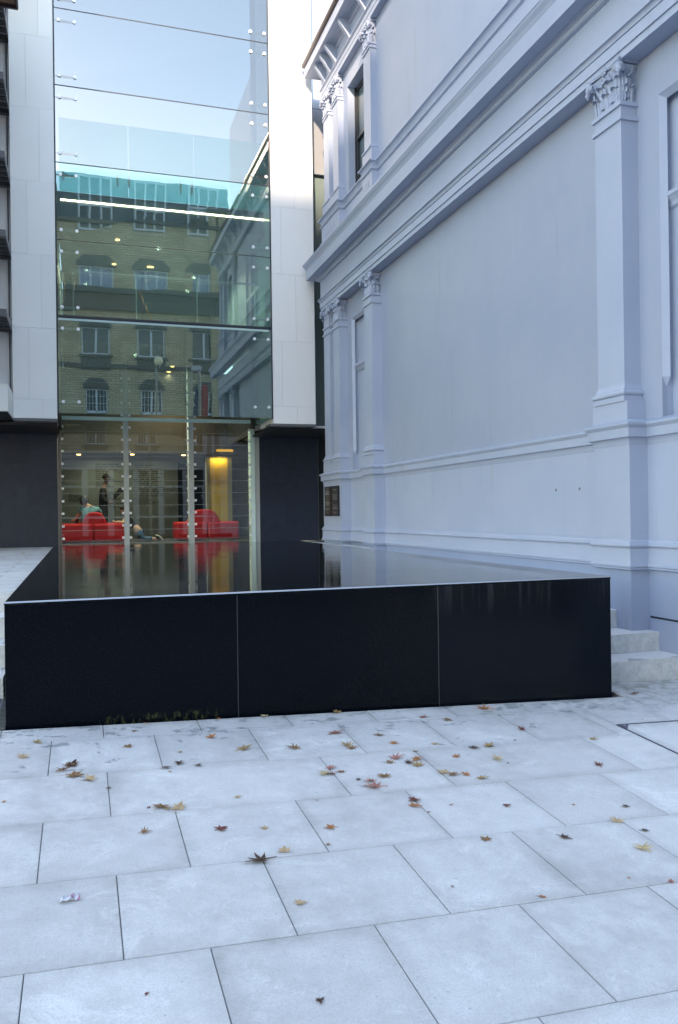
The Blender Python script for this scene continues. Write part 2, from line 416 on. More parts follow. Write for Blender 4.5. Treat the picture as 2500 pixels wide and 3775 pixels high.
def disc_mesh(name, r, t, mat, n=20):
    m = MB(); m.tube([(0, -t, 0), (0, 0, 0)], r, n); o = m.build(name, mat); me = o.data; bpy.data.objects.remove(o); return me

def gz(x, y): return -0.271 - 0.0367 * x + 0.0520 * y     # the sloping plaza

#@@SETTING
# ------------------------------------------------------------ ground, paving
m = MB(); 
m.add([(-900, -900, -1.3), (900, -900, -1.3), (900, 900, -1.3), (-900, 900, -1.3)], [(0, 1, 2, 3)])
struct('ground', m, M['ground'])
m = MB(); m.box(-60, 60, -16, -9, -1.25, -.75); struct('road', m, M['road'])
# paving: rows of slabs laid on a mortar bed; the bed shows in the joints
bx0, bx1, by0 = -.46, 4.0, 5.42
rows = []
edges = [5.72, 5.12, 4.53, 3.94, 3.36, 2.77, 2.165, 1.575, .985, .395, -.2, -.8, -1.4, -2.0, -2.6, -3.2, -3.8, -4.4, -5.0, -5.6, -6.2, -6.8, -7.4, -8.0, -8.6, -9.2]
phase = [.12, -.18, .12, -.18, .12, -.19]
def slab(mb, x0, x1, y0, y1, g=.0018, top=0.0, th=.05, zf=gz, tone=None):
    x0 += g; x1 -= g; y0 += g; y1 -= g; b = .003
    if x1 - x0 < .02 or y1 - y0 < .02: return
    h = top + random.uniform(-.0006, .0006)
    q = [(x0, y0), (x1, y0), (x1, y1), (x0, y1)]; qi = [(x0 + b, y0 + b), (x1 - b, y0 + b), (x1 - b, y1 - b), (x0 + b, y1 - b)]
    v = [(x, y, zf(x, y) - th) for x, y in q] + [(x, y, zf(x, y) + h - b * .7) for x, y in q] + [(x, y, zf(x, y) + h) for x, y in qi]
    w_ = min(.075, (x1 - x0) * .3, (y1 - y0) * .3) * random.uniform(.6, 1.3); tt = tone if tone else random.uniform(.895, 1.05)
    qj = [(x0 + w_, y0 + w_), (x1 - w_, y0 + w_), (x1 - w_, y1 - w_), (x0 + w_, y1 - w_)]; v += [(x, y, zf(x, y) + h) for x, y in qj]
    f = [(0, 1, 5, 4), (1, 2, 6, 5), (2, 3, 7, 6), (3, 0, 4, 7), (4, 5, 9, 8), (5, 6, 10, 9), (6, 7, 11, 10), (7, 4, 8, 11), (8, 9, 13, 12), (9, 10, 14, 13), (10, 11, 15, 14), (11, 8, 12, 15), (12, 13, 14, 15)]
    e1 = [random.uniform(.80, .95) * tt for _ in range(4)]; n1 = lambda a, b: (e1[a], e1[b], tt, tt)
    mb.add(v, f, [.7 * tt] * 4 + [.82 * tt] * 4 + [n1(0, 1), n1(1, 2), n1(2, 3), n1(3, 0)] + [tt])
m = MB()
HX0, HY0, HY1 = 3.531, 3.62, 4.735       # access cover
for i in range(len(edges) - 1):
    y1, y0 = edges[i], edges[i + 1]; ph = phase[i] if i < 6 else (.12 if i % 2 == 0 else -.19)
    skip = {2: (.72, 2.52), }.get(i, ())
    xs = [ph + .5975 * k for k in range(-9, 14) if not any(abs(ph + .5975 * k - s_) < .1 for s_ in skip)]
    for a, b in zip(xs[:-1], xs[1:]):
        if i == 0:
            yy = 5.375
            if b <= -.53 or a >= 4.1: slab(m, a, b, y0, y1)
            elif a < -.53: slab(m, a, -.53, y0, y1); slab(m, -.53, b, y0, yy)
            elif b > 4.08: slab(m, a, 4.08, y0, yy); slab(m, 4.08, b, y0, y1)
            else: slab(m, a, b, y0, yy)
        elif y0 < HY1 - .1 and y1 > HY0 + .05 and b > HX0:
            # cut the slabs round the cover
            lo, hi = max(y0, HY0), min(y1, HY1)
            if a < HX0: slab(m, a, HX0 - .008, y0, y1)
            a2 = max(a, HX0 - .008)
            if y1 > HY1 + .02: slab(m, a2, b, HY1 + .008, y1)
            if y0 < HY0 - .02: slab(m, a2, b, y0, HY0 - .008)
        else: slab(m, a, b, y0, y1)
# strips that close the plaza against the first step
for a in range(0, 3): slab(m, 4.08 + .6 * a * 0 + (.24 if a else 0) + .6 * max(0, a - 1), 4.32 + .6 * a, 5.72, 5.788)
for a in range(-8, 0): slab(m, -.55 + .6 * a, .05 + .6 * a - .0, 5.72, 7.2)
struct('pavement', m, M['slab'], tone=True)
m = MB()
def sheet(mb, x0, x1, y0, y1, dz): mb.add([(x, y, gz(x, y) + dz) for x, y in ((x0, y0), (x1, y0), (x1, y1), (x0, y1))], [(0, 1, 2, 3)])
sheet(m, -5.4, 8, -9.2, 5.375, -.008); sheet(m, 4.08, 8, 5.375, 5.8, -.008); sheet(m, -5.4, -.53, 5.375, 7.3, -.008)
struct('pavement_bed', m, M['joint'])
# terrace at the upper level
TZ = .731
TG = lambda X, Y: .724 - .0146 * max(0, Y - 16.0)
m = MB(); row = 0; y = 7.18
while y < 18.5:
    x = -6.2 + (.3 if row % 2 else 0)
    while x < 5.3:
        for a, b in ((x, x + .9),):
            for c0, c1 in ((a, min(b, bx0 - .02)), (max(a, bx1 + .03), b) if y > 13.25 else (0, 0)):
                if y >= 15.1: pass
                if c1 - c0 > .03: slab(m, c0, min(c1, 4.95), y, min(y + .42, 18.7), zf=TG)
            if y >= 15.1:
                c0, c1 = max(a, bx0 - .02), min(b, bx1 + .03)
                if c1 - c0 > .03: slab(m, c0, c1, y, min(y + .42, 18.58), zf=TG)
        x += .9
    y += .42; row += 1
struct('terrace', m, M['terrace'], tone=True)
m = MB(); m.box(-6.3, bx0 - .02, 7.2, 16, .1, .716); m.box(bx1 + .03, 4.9, 13.25, 16, .1, .716); m.box(bx0 - .02, bx1 + .03, 15.1, 16, .1, .7158)
m.add([(-6.3, 16, .716), (4.9, 16, .716), (4.9, 18.8, .674), (-6.3, 18.8, .674)], [(0, 1, 2, 3)])
struct('terrace_bed', m, M['joint'])

# steps either side of the fountain
def steps(name, label, x0, x1f, cat='steps', last=7.178):
    t = thing(name, label, cat, (x0, 5.8, 0)); zt = [.043, .215, .387, .559, .7235]; ys = [5.791, 6.132, 6.484, 6.832, last]
    for i, (y, z) in enumerate(zip(ys, zt)):
        zb = (zt[i - 1] if i else -.3)
        mb = MB(); xa = x0; k = 0
        y2 = ys[i + 1] + .02 if i < 4 else y + .36
        segs = [x0, x1f] if x1f - x0 < 2 else [x0, x0 + 1.5, x0 + 3, x1f]
        for a, b in zip(segs[:-1], segs[1:]):
            mb.box(a + .001, b - .001, y, y2, zb, z - .0005 if i < 4 else z - .002)
        mb.build('step', M['step'], t, bevel=.004)
    return t
steps('stone_steps', 'mottled pale stone steps rising between the black fountain and the grey building', 4.04, 5.055, last=13.2)
steps('stone_steps', 'mottled pale stone steps rising on the far left side of the black fountain', -5.3, -.53)

# ------------------------------------------------------------ access cover and drain
t = thing('access_cover', 'square recessed stone access cover with thin steel frame set in the paving at right', 'access cover', (HX0, HY1, gz(HX0, HY1)))
m = MB(); slab(m, HX0 + .004, HX0 + 1.15, HY0 + .004, HY1 - .004, g=.006, top=.001, tone=1.06)
# lifting corners are cut away
m.build('stone_lid', M['slab'], t, tone=True)
m = MB()
for a in ((HX0 - .003, HX0 + .002, HY0, HY1), (HX0, HX0 + 1.16, HY1 - .003, HY1 + .004), (HX0, HX0 + 1.16, HY0 - .004, HY0 + .003)):
    v = [(x, y, gz(x, y) + dz) for dz in (-.03, .003) for x, y in ((a[0], a[2]), (a[1], a[2]), (a[1], a[3]), (a[0], a[3]))]
    m.add(v, [(0, 3, 2, 1), (4, 5, 6, 7), (0, 1, 5, 4), (1, 2, 6, 5), (2, 3, 7, 6), (3, 0, 4, 7)])
m.build('steel_frame', M['frame_dark'], t)
for cx_, cy_, sy in ((HX0 + .006, HY1 - .006, -1), (HX0 + .006, HY0 + .006, 1)):
    m = MB(); q = [(cx_, cy_), (cx_, cy_ + sy * .10), (cx_ + .085, cy_)]
    if sy > 0: q = [q[0], q[2], q[1]]
    v = [(x, y, gz(x, y) + .004) for x, y in q] + [(x, y, gz(x, y) - .01) for x, y in q]
    m.add(v, [(0, 1, 2), (0, 3, 4, 1), (1, 4, 5, 2), (2, 5, 3, 0)])
    px = m.build('corner_plate', M['frame_dark'], t)
    m = MB(); m.tube([(cx_ + .03, cy_ + sy * .03, gz(cx_, cy_) + .003), (cx_ + .03, cy_ + sy * .03, gz(cx_, cy_) + .007)], .012, 12); m.build('lifting_boss', M['steel'], px)
t = thing('drain_grate', 'narrow dark perforated drain grate beside the left end of the black fountain', 'drain grate', (-.5, 6, gz(-.5, 6)))
m = MB()
for i in range(44):
    y = 5.40 + i * .03; m.add([(x, yy, gz(x, yy) + dz) for dz in (-.03, .0025) for x, yy in ((-.53, y), (-.465, y), (-.465, y + .014), (-.53, y + .014))],
      [(0, 3, 2, 1), (4, 5, 6, 7), (0, 1, 5, 4), (1, 2, 6, 5), (2, 3, 7, 6), (3, 0, 4, 7)])
m.build('grate_bars', M['steel_dark'], t)
m = MB(); m.add([(x, yy, gz(x, yy) - .03) for x, yy in ((-.53, 5.376), (-.46, 5.376), (-.46, 7.2), (-.53, 7.2))], [(0, 1, 2, 3)]); m.build('channel', M['black'], t)

# ------------------------------------------------------------ fountain
BY1 = 15.05; WZ = .815
t = thing('granite_fountain', 'low polished black granite block fountain with a flat sheet of water running over its top', 'fountain', (1.77, 5.42, -.2))
seam = [bx0, 1.008, 2.502, bx1]
for i in range(3):
    m = MB(); m.box(seam[i] + (.0025 if i else 0), seam[i + 1] - (.0025 if i < 2 else 0), by0, by0 + .04, -.55, WZ - .004)
    m.build('front_panel', M['granite'], t, bevel=.005)
for x, sx in ((bx0, 1), (bx1, -1)):
    for k in range(6):
        y0 = by0 + .043 + k * 1.6; y1 = min(by0 + .043 + (k + 1) * 1.6 - .004, BY1)
        m = MB(); m.box(x, x + sx * .04, y0, y1, -.55, WZ - .004); m.build('side_panel', M['granite'], t, bevel=.004)
m = MB(); m.box(bx0 + .042, bx1 - .042, by0 + .042, BY1, -.55, WZ - .02); m.build('core', M['granite'], t)
PJ = simple('pale_joint_sealant', (.03, .036, .05), .4)
for k in (1, 2): m = MB(); m.box(seam[k] - .0025, seam[k] + .0025, by0 + .004, by0 + .03, -.4, WZ - .024); m.build('panel_joint', PJ, t)
m = MB(); nx = 4
# water skin with a small rolled edge, so that it catches the sky along the rim
e = .008
q = lambda o, z: [(bx0 + o, by0 + o, z), (bx1 - o, by0 + o, z), (bx1 - o, BY1 - o, z), (bx0 + o, BY1 - o, z)]
rings = [q(-.0015, WZ - .022), q(-.0015, WZ - .011), q(.0025, WZ - .003), q(.011, WZ)]
v = [p_ for g in rings for p_ in g]; f = []
for i in range(3):
    for k in range(4): f.append((i * 4 + k, i * 4 + (k + 1) % 4, (i + 1) * 4 + (k + 1) % 4, (i + 1) * 4 + k))
f.append((12, 13, 14, 15)); m.add(v, f)
m.build('water', M['water'], t)
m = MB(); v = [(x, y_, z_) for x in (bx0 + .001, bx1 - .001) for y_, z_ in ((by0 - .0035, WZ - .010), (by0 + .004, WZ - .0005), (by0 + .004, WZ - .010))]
m.add(v, [(0, 1, 4, 3), (1, 2, 5, 4), (0, 3, 5, 2), (0, 2, 1), (3, 4, 5)]); m.build('rim_highlight_strip', simple('bright_rim_highlight', (.42, .44, .48), .35, .6), t)  # added metal strip standing in for the water's bright highlight along the rim

#@@OLD
# ------------------------------------------------------------ grey classical building (right)
OB = thing('classical_building', 'grey painted two storey classical building with corinthian pilasters and deep cornices', 'building', (5.05, 10, TZ))
PW = 5.04
pil = [(15.57, 15.98), (14.95, 15.36), (13.10, 13.51), (6.335, 6.735), (4.46, 4.87), (3.84, 4.25)]
low = [(12, 16.1), (4.85, 16.1), (4.85, 14.90), (5.05, 14.90), (5.05, 13.565), (4.85, 13.565), (4.85, 13.045), (5.05, 13.045), (5.05, 6.795), (4.85, 6.795), (4.85, 6.265), (5.05, 6.265), (5.05, 4.92), (4.85, 4.92), (4.85, 3.72), (12, 3.72)]
low = low[::-1]     # travel so that the left hand side is outside
def ring(off, path):   # plain wall polygon for a prism
    return path
m = MB(); m.prism(low[::1] if True else low, -1.0, .785); 
# orientation check is irrelevant: closed solid
base = m.build('plinth', M['paint'], OB)
m = MB(); m.prism(low, 1.06, 1.95); m.build('dado_wall', M['paint'], OB)
m = MB()
prof = [(0, .770), (.046, .783), (.048, .797)] + roll(.030, .797, .832, .012, 4) + [(.028, .836), (.028, .972), (.022, .975), (.022, .984)] + [(.036, .988)] + roll(.034, .990, 1.018, .010, 4) + arc(.026, 1.024, .008, 1.055, 'cavetto', 4) + [(.008, 1.071), (0, 1.073)]
sweep(m, prof, low); m.build('plinth_moulding', M['paint'], OB, smooth=True)
m = MB()
prof = [(0, 1.940)] + arc(.004, 1.948, .040, 2.010, 'cavetto', 6) + [(.046, 2.013), (.046, 2.096)] + arc(.050, 2.099, .066, 2.122, 'cyma', 4) + [(.070, 2.126), (.070, 2.146), (.062, 2.152), (-.02, 2.185)]
sweep(m, prof, low); m.build('dado_moulding', M['paint'], OB, smooth=True)
# narrow shadow slot low on the near wall
m = MB(); m.box(5.044, 5.0505, 4.92, 6.25, -.9, .316); m.box(5.043, 5.0505, 4.92, 6.25, .348, .352); m.build('base_band', M['paint'], OB)
m = MB(); m.box(5.046, 5.0502, 4.93, 6.25, .330, .347); m.build('slot', M['silicone'], OB)

def wall_holes(mb, x, xb, y0, y1, z0, z1, holes):
    """wall slab between planes x and xb (depth), with rectangular openings (ya,yb,za,zb)"""
    ys = sorted({y0, y1, *[h[0] for h in holes], *[h[1] for h in holes]}); zs = sorted({z0, z1, *[h[2] for h in holes], *[h[3] for h in holes]})
    for ya, yb in zip(ys[:-1], ys[1:]):
        run = None
        for za, zb in zip(zs[:-1], zs[1:]):
            cy, cz = (ya + yb) / 2, (za + zb) / 2
            inside = any(h[0] < cy < h[1] and h[2] < cz < h[3] for h in holes)
            if inside:
                if run: mb.box(x, xb, ya, yb, run[0], run[1]); run = None
            else: run = (run[0], zb) if run else (za, zb)
        if run: mb.box(x, xb, ya, yb, run[0], run[1])
nich = [(13.79, 14.72, 2.17, 5.10), (5.11, 6.04, 2.17, 5.10)]
m = MB(); wall_holes(m, PW, 5.30, 3.72, 16.1, 2.16, 5.60, nich); m.box(5.30, 12, 3.72, 16.1, 2.16, 5.6)
m.build('lower_wall', M['paint_field'], OB)
UW = 5.02
uw = [(13.80, 14.72, 7.47, 9.57), (5.11, 6.03, 7.47, 9.57)]
m = MB(); wall_holes(m, UW, 5.34, 3.72, 16.1, 7.0, 10.0, uw); m.box(5.34, 12, 3.72, 16.1, 5.6, 10.9); m.box(UW + .002, 5.34, 3.722, 16.098, 6.3, 7.0)
m.build('upper_wall', M['paint'], OB)
# niches of the lower storey: chamfered reveals, a moulded transom, a painted back
for ya, yb, za, zb in nich:
    n_ = MB(); c = .055; d = .115
    # reveals as wedge strips between z 2.54 and head, ending in a pointed stop
    for y, s_ in ((ya, 1), (yb, -1)):
        n_.box(PW + c, PW + d, y - .001 * s_, y + s_ * .002, za, zb)
        v = [(PW + .001, y + s_ * -.055, 2.54), (PW + c, y + s_ * .0, 2.54), (PW + c, y, zb), (PW + .001, y - s_ * .055, zb), (PW + .001, y - s_ * .0, 2.44)]
    f_ = n_.build('reveal', M['paint'], OB)
    b_ = MB(); b_.box(PW + d, PW + d + .03, ya - .02, yb + .02, za, zb); fr = b_.build('niche_back', M['paint'], OB)
    tr = MB(); tr.prism_y([(PW + .04, 4.17), (PW + .04, 4.205), (PW + d, 4.215), (PW + d, 4.06), (PW + .09, 4.08), (PW + .08, 4.12), (PW + .06, 4.15)], ya, yb)
    tr.build('transom', M['paint'], OB)
    fm = MB()
    for y, s_ in ((ya, 1), (yb, -1)):
        # raised chamfer band around the opening
        P_ = [(y - s_ * .055, PW - .001), (y + s_ * .004, PW + .052), (y - s_ * .055, PW + .052)]
        v = [(x, yy, z) for z in (2.54, zb + .06) for yy, x in P_]
        k = [(0, 1, 2), (5, 4, 3), (0, 3, 4, 1), (1, 4, 5, 2), (2, 5, 3, 0)]
    # chamfer at the head
    fm.prism_y([(PW + .001, zb + .001), (PW + .05, zb - .05), (PW + .05, zb + .001)], ya + .001, yb - .001)
    for y, s_ in ((ya, 1), (yb, -1)):
        tri = [(PW + .0005, y), (PW + .05, y + s_ * .05), (PW + .05, y)]
        if s_ < 0: tri = tri[::-1]
        z0, z1 = 2.54, zb
        v = [(a, b, z0) for a, b in tri] + [(a, b, z1) for a, b in tri]
        fm.add(v, [(2, 1, 0), (3, 4, 5), (0, 1, 4, 3), (1, 2, 5, 4), (2, 0, 3, 5)])
        a = tri[0] if s_ > 0 else tri[2]
        fm.add([v[0], v[1], v[2], (PW + .0505, y, 2.45)], [(0, 1, 2), (0, 3, 1), (1, 3, 2), (2, 3, 0)])
    fm.build('chamfer', M['paint'], OB)
# upper sash windows
for ya, yb, za, zb in uw:
    wn = MB(); X = UW + .16
    for a in ((ya + .04, ya + .11), (yb - .11, yb - .04)): wn.box(X, X + .06, a[0], a[1], za, zb - .03)
    wn.box(X, X + .06, ya + .04, yb - .04, zb - .10, zb - .03); wn.box(X - .01, X + .06, ya + .04, yb - .04, 8.53, 8.59); wn.box(X, X + .06, ya + .04, yb - .04, za, za + .10)
    wn.box(X - .02, X + .02, ya, ya + .04, za, zb); wn.box(X - .02, X + .02, yb - .04, yb, za, zb)
    w_ = wn.build('window', M['sashdark'], OB)
    g = MB(); g.box(X + .03, X + .036, ya + .1, yb - .1, 8.58, zb - .09); g.box(X + .045, X + .05, ya + .1, yb - .1, za + .09, 8.54); g.build('pane', M['winglass'], w_)
    g = MB(); g.box(X + .062, X + .09, ya, yb, za, zb); g.build('blind', M['curtain'], w_)
# entablature between the storeys
bpath = [(12, 3.72), (4.84, 3.72), (4.84, 16.1), (12, 16.1)]
m = MB(); m.prism([(4.842, 3.722), (5.3, 3.722), (5.3, 16.098), (4.842, 16.098)], 5.54, 6.95)
m.build('entablature_core', M['paint'], OB)
m = MB()
prof = [(-.02, 5.535), (.0, 5.535), (.0, 5.598), (-.012, 5.600), (-.012, 5.604), (.016, 5.606), (.016, 5.712), (.004, 5.714), (.004, 5.719), (.020, 5.722)] + arc(.022, 5.726, .052, 5.768, 'cavetto', 5) + [(.058, 5.770), (.058, 5.786), (.004, 5.793), (.004, 6.160)]
sweep(m, prof, bpath); m.build('architrave', M['paint'], OB, smooth=True)
m = MB()
prof = [(.003, 6.15), (.003, 6.165), (.020, 6.170)] + arc(.022, 6.172, .060, 6.215, 'ovolo', 5) + [(.072, 6.218), (.072, 6.238), (.095, 6.242), (.095, 6.252), (.222, 6.255), (.226, 6.243), (.245, 6.243), (.245, 6.445), (.250, 6.450), (.250, 6.458)] \
    + arc(.254, 6.462, .298, 6.548, 'cyma', 8) + [(.306, 6.553), (.306, 6.578), (.298, 6.586), (.02, 6.72)]
sweep(m, prof, bpath); m.build('cornice', M['paint'], OB, smooth=True)
# pedestal course of the upper storey
upth = [(12, 16.1), (4.88, 16.1), (4.88, 14.92), (5.0, 14.92), (5.0, 13.55), (4.88, 13.55), (4.88, 13.06), (5.0, 13.06), (5.0, 6.78), (4.88, 6.78), (4.88, 6.29), (5.0, 6.29), (5.0, 4.90), (4.88, 4.90), (4.88, 3.72), (12, 3.72)][::-1]
m = MB(); m.prism(upth, 6.60, 7.30); m.build('pedestal_course', M['paint'], OB)
m = MB(); prof = [(0, 7.275), (.010, 7.283)] + roll(.010, 7.285, 7.325, .022, 6) + [(.006, 7.330), (.006, 7.345)] + arc(.008, 7.350, .060, 7.425, 'cavetto', 6) + [(.066, 7.428), (.066, 7.448), (-.03, 7.47)]
sweep(m, prof, upth); m.build('pedestal_moulding', M['paint'], OB, smooth=True)
for a, b in ((15.2, 15.8), (13.22, 13.40), (6.45, 6.63)):
    m = MB(); m.box(4.876, 4.8795, a, b, 7.045, 7.062); m.box(4.876, 4.8795, a, a + .02, 7.045, 7.15); m.box(4.876, 4.8795, b - .02, b, 7.045, 7.15); m.box(4.876, 4.8795, a, b, 7.14, 7.155); m.build('inset_panel_edge', M['paint'], OB)
# upper entablature, brackets, gutter
upath = [(12, 3.72), (4.90, 3.72), (4.90, 16.05), (12, 16.05)]
m = MB(); m.prism([(4.902, 3.722), (5.4, 3.722), (5.4, 16.048), (4.902, 16.048)], 9.955, 10.80); m.build('upper_entablature_core', M['paint'], OB)
m = MB(); prof = [(-.02, 9.95), (0, 9.95), (0, 10.04), (.008, 10.043), (.008, 10.115)] + arc(.012, 10.12, .035, 10.145, 'cavetto', 4) + [(.04, 10.147), (.04, 10.162), (.002, 10.168), (.002, 10.44)] \
    + arc(.004, 10.44, .035, 10.49, 'ovolo', 4) + [(.05, 10.492), (.05, 10.515), (.085, 10.518), (.085, 10.53), (.285, 10.53), (.285, 10.735), (.20, 10.74), (.2, 10.9), (-.1, 10.95)]
sweep(m, prof, upath); m.build('upper_cornice', M['paint'], OB, smooth=True)
m = MB(); prof = [(.286, 10.728), (.300, 10.726), (.325, 10.75), (.338, 10.79), (.338, 10.815), (.325, 10.815), (.20, 10.80)]
sweep(m, prof, upath); m.build('gutter', M['gutter'], OB, smooth=True)
# S-shaped bracket
def bracket_mesh():
    m = MB(); w_ = .075
    pts = []
    top = [(.0, .36), (-.215, .36)]
    cur = []
    for i in range(9):      # front curve: big belly at top then hollow, in (x outwards negative, z)
        t = i / 8; x = -.22 + .0 * t; cur.append((-.225 + .02 * math.sin(t * math.pi * 2) * -1 + .17 * (t ** 1.6), .355 - .30 * t + .02 * math.sin(t * 2 * math.pi)))
    poly = [(0, .36)] + [(-.205, .36)] + cur[0:] + [(-.03, .0), (0, -.02)]
    m.prism_y(poly, -w_ / 2, w_ / 2)
    o = m.build('bracket', M['paint'], smooth=True); me = o.data; bpy.data.objects.remove(o)
    return me
bm_ = bracket_mesh(); ys = [15.75, 15.38, 15.02, 14.17, 13.31]; y = 13.31
while y > 4.6: y -= .85; ys.append(y)
for y in ys: inst('bracket', bm_, OB, (4.9, y, 10.17))

# pilasters
def leaf_strip(mb, o, du, dv, h, w_, reach, seed, nseg=12, curl=.9):
    """acanthus leaf. o origin, du across direction, dv outward direction"""
    na = 8; v = []; rnd = random.Random(seed)
    for i in range(nseg + 1):
        s_ = i / nseg
        # height and outward curve, tip curls forwards and down
        if s_ < .72: hh = h * s_ / .72 * .97; oo = .006 + reach * .30 * (s_ / .72) ** 2
        else:
            a = (s_ - .72) / .28 * math.pi * curl; r_ = reach * .40
            hh = h * .97 + r_ * math.sin(a) * .55; oo = .006 + reach * .30 + r_ * (1 - math.cos(a))
        lobe = .76 + .24 * abs(math.sin(s_ * math.pi * 3.6 + .3))
        ww = w_ * lobe * (1 - .45 * max(0, s_ - .55) / .45) * (.75 + .5 * math.sin(min(1, s_ * 1.3) * math.pi * .5))
        for k in range(na + 1):
            r_ = -1 + 2 * k / na
            rel = .012 * (1 - abs(r_)) + .006 * math.cos(r_ * math.pi * 4) - .012 * abs(r_) ** 2
            p = Vector(o) + Vector(du) * (r_ * ww / 2) + Vector(dv) * (oo + rel + .004 * noise.noise(Vector((r_ * 4, s_ * 7, seed)))) + Vector((0, 0, hh - .02 * abs(r_) * (1 if s_ > .3 else 0)))
            v.append(p)
    f = []
    for i in range(nseg):
        for k in range(na): f.append((i * (na + 1) + k, i * (na + 1) + k + 1, (i + 1) * (na + 1) + k + 1, (i + 1) * (na + 1) + k))
    mb.add(v, f)
def capital_mesh(w_, d, h):
    """local frame: y along wall (centre 0), x = 0 at the wall, -x outwards, z from 0"""
    mb = MB(); hw = w_ / 2
    # bell
    n = 6
    ringz = [(hw * .88, d * .90, 0), (hw * .86, d * .88, h * .3), (hw * .90, d * .92, h * .6), (hw * 1.0, d * 1.0, h * .82), (hw * 1.08, d * 1.08, h * .88)]
    v = []; 
    for a, b, z in ringz: v += [(0, -a, z), (-b, -a, z), (-b, a, z), (0, a, z)]
    f = []
    for i in range(len(ringz) - 1):
        for k in range(3): f.append((i * 4 + k, (i + 1) * 4 + k, (i + 1) * 4 + k + 1, i * 4 + k + 1))
    mb.add(v, f)
    # abacus with hollow sides
    ab = []
    A = hw * 1.17; B = d * 1.20
    for i in range(9):
        t_ = -1 + 2 * i / 8; ab.append((-(B - .022 * (1 - t_ * t_)), t_ * A))
    poly = [(0.0, -A)] + [(-B * .5, -A + .01)] + ab + [(-B * .5, A - .01)] + [(0.0, A)]
    mb.prism(poly[::-1], h * .915, h * .955); mb.prism([(x * 1.03, y * 1.03) for x, y in poly][::-1], h * .955, h)
    sd = 1
    # lower tier
    for u in (-.68, 0, .68): leaf_strip(mb, (-d * .90, u * hw, 0), (0, 1, 0), (-1, 0, 0), h * .40, hw * .62, .050, sd); sd += 1
    for s_ in (-1, 1):
        for x in (.30, .75): leaf_strip(mb, (-d * x, s_ * hw * .88, 0), (1, 0, 0), (0, s_, 0), h * .40, d * .46, .045, sd); sd += 1
        # corner leaves, tall
        leaf_strip(mb, (-d * .88, s_ * hw * .86, h * .02), (.707, s_ * .707, 0), (-.707, s_ * .707, 0), h * .60, hw * .60, .072, sd + 5); sd += 1
    # upper tier
    for u in (-.36, .36): leaf_strip(mb, (-d * .90, u * hw, h * .12), (0, 1, 0), (-1, 0, 0), h * .52, hw * .56, .060, sd); sd += 1
    for s_ in (-1, 1): leaf_strip(mb, (-d * .5, s_ * hw * .88, h * .12), (1, 0, 0), (0, s_, 0), h * .50, d * .52, .055, sd); sd += 1
    # corner volutes: stalk and a knobbly rolled bud
    for s_ in (-1, 1):
        for dd in (0, 1):
            st = Vector((-d * .92, s_ * hw * .55, h * .40)) if dd == 0 else Vector((-d * .5, s_ * hw * .92, h * .40))
            en = Vector((-d * 1.10, s_ * hw * 1.08, h * .86)); md = (st + en) / 2 + Vector((0, 0, h * .10))
            mb.tube([st, md, en + Vector((0, 0, .012)), en + Vector((-.008, s_ * .008, -.012))], [.010, .013, .015, .010], 8)
        c = (-d * 1.13, s_ * hw * 1.10, h * .765)
        mb.sphere(c, .050, 14, 10, (.92, .92, 1.08), .55, 3 + s_); mb.sphere((c[0] - .020, c[1] - s_ * .030, c[2] - .004), .030, 10, 8, (1, 1, 1), .4, 8)
        mb.sphere((c[0] + .026, c[1] + s_ * .006, c[2] - .006), .030, 10, 8, (1, 1, 1), .4, 9)
        mb.tube([(c[0] - .018, c[1] + s_ * .012, c[2] - .02), (c[0] - .03, c[1] + s_ * .020, c[2] - .06), (c[0] - .018, c[1] + s_ * .012, c[2] - .095)], [.016, .020, .006], 8)
        # scroll on the return face by the wall
        pts = [Vector((-d * .22 - .03 * math.cos(a_) * (1 - a_ / 9), s_ * (hw * .98 + .012 * a_ / 4), h * .80 + .035 * math.sin(a_) * (1 - a_ / 9))) for a_ in [i * .6 for i in range(11)]]
        mb.tube(pts, .009, 7)
        mb.tube([(-d * .42, s_ * hw * .93, h * .3), (-d * .36, s_ * hw * .98, h * .62), (-d * .25, s_ * hw * 1.02, h * .86), (-d * .08, s_ * hw * 1.05, h * .83)], [.010, .012, .013, .012], 7)
    # centre flower and helices on the front
    for k in range(6):
        a = k * math.pi / 3; mb.sphere((-d * 1.16, .026 * math.cos(a), h * .93 + .026 * math.sin(a)), .016, 8, 6, (1, 1, 1))
    mb.sphere((-d * 1.20, 0, h * .93), .016, 10, 8)
    for s_ in (-1, 1):
        pts = [Vector((-d * 1.0 - .018, s_ * (.03 + .026 * math.cos(a_) * (1 - a_ / 11)), h * .74 + .030 * math.sin(a_) * (1 - a_ / 11))) for a_ in [i * .6 for i in range(13)]]
        mb.tube(pts, .009, 7); mb.tube([(-d * .94, s_ * hw * .30, h * .35), (-d * .99, s_ * hw * .34, h * .58), (-d * 1.02 - .01, s_ * .062, h * .74)], [.009, .011, .010], 7)
    o = mb.build('capital', M['paint'], smooth=True); me = o.data
    for p in me.polygons: p.use_smooth = True
    bpy.data.objects.remove(o); return me
capL = capital_mesh(.40, .185, .400); capU = capital_mesh(.345, .125, .40)
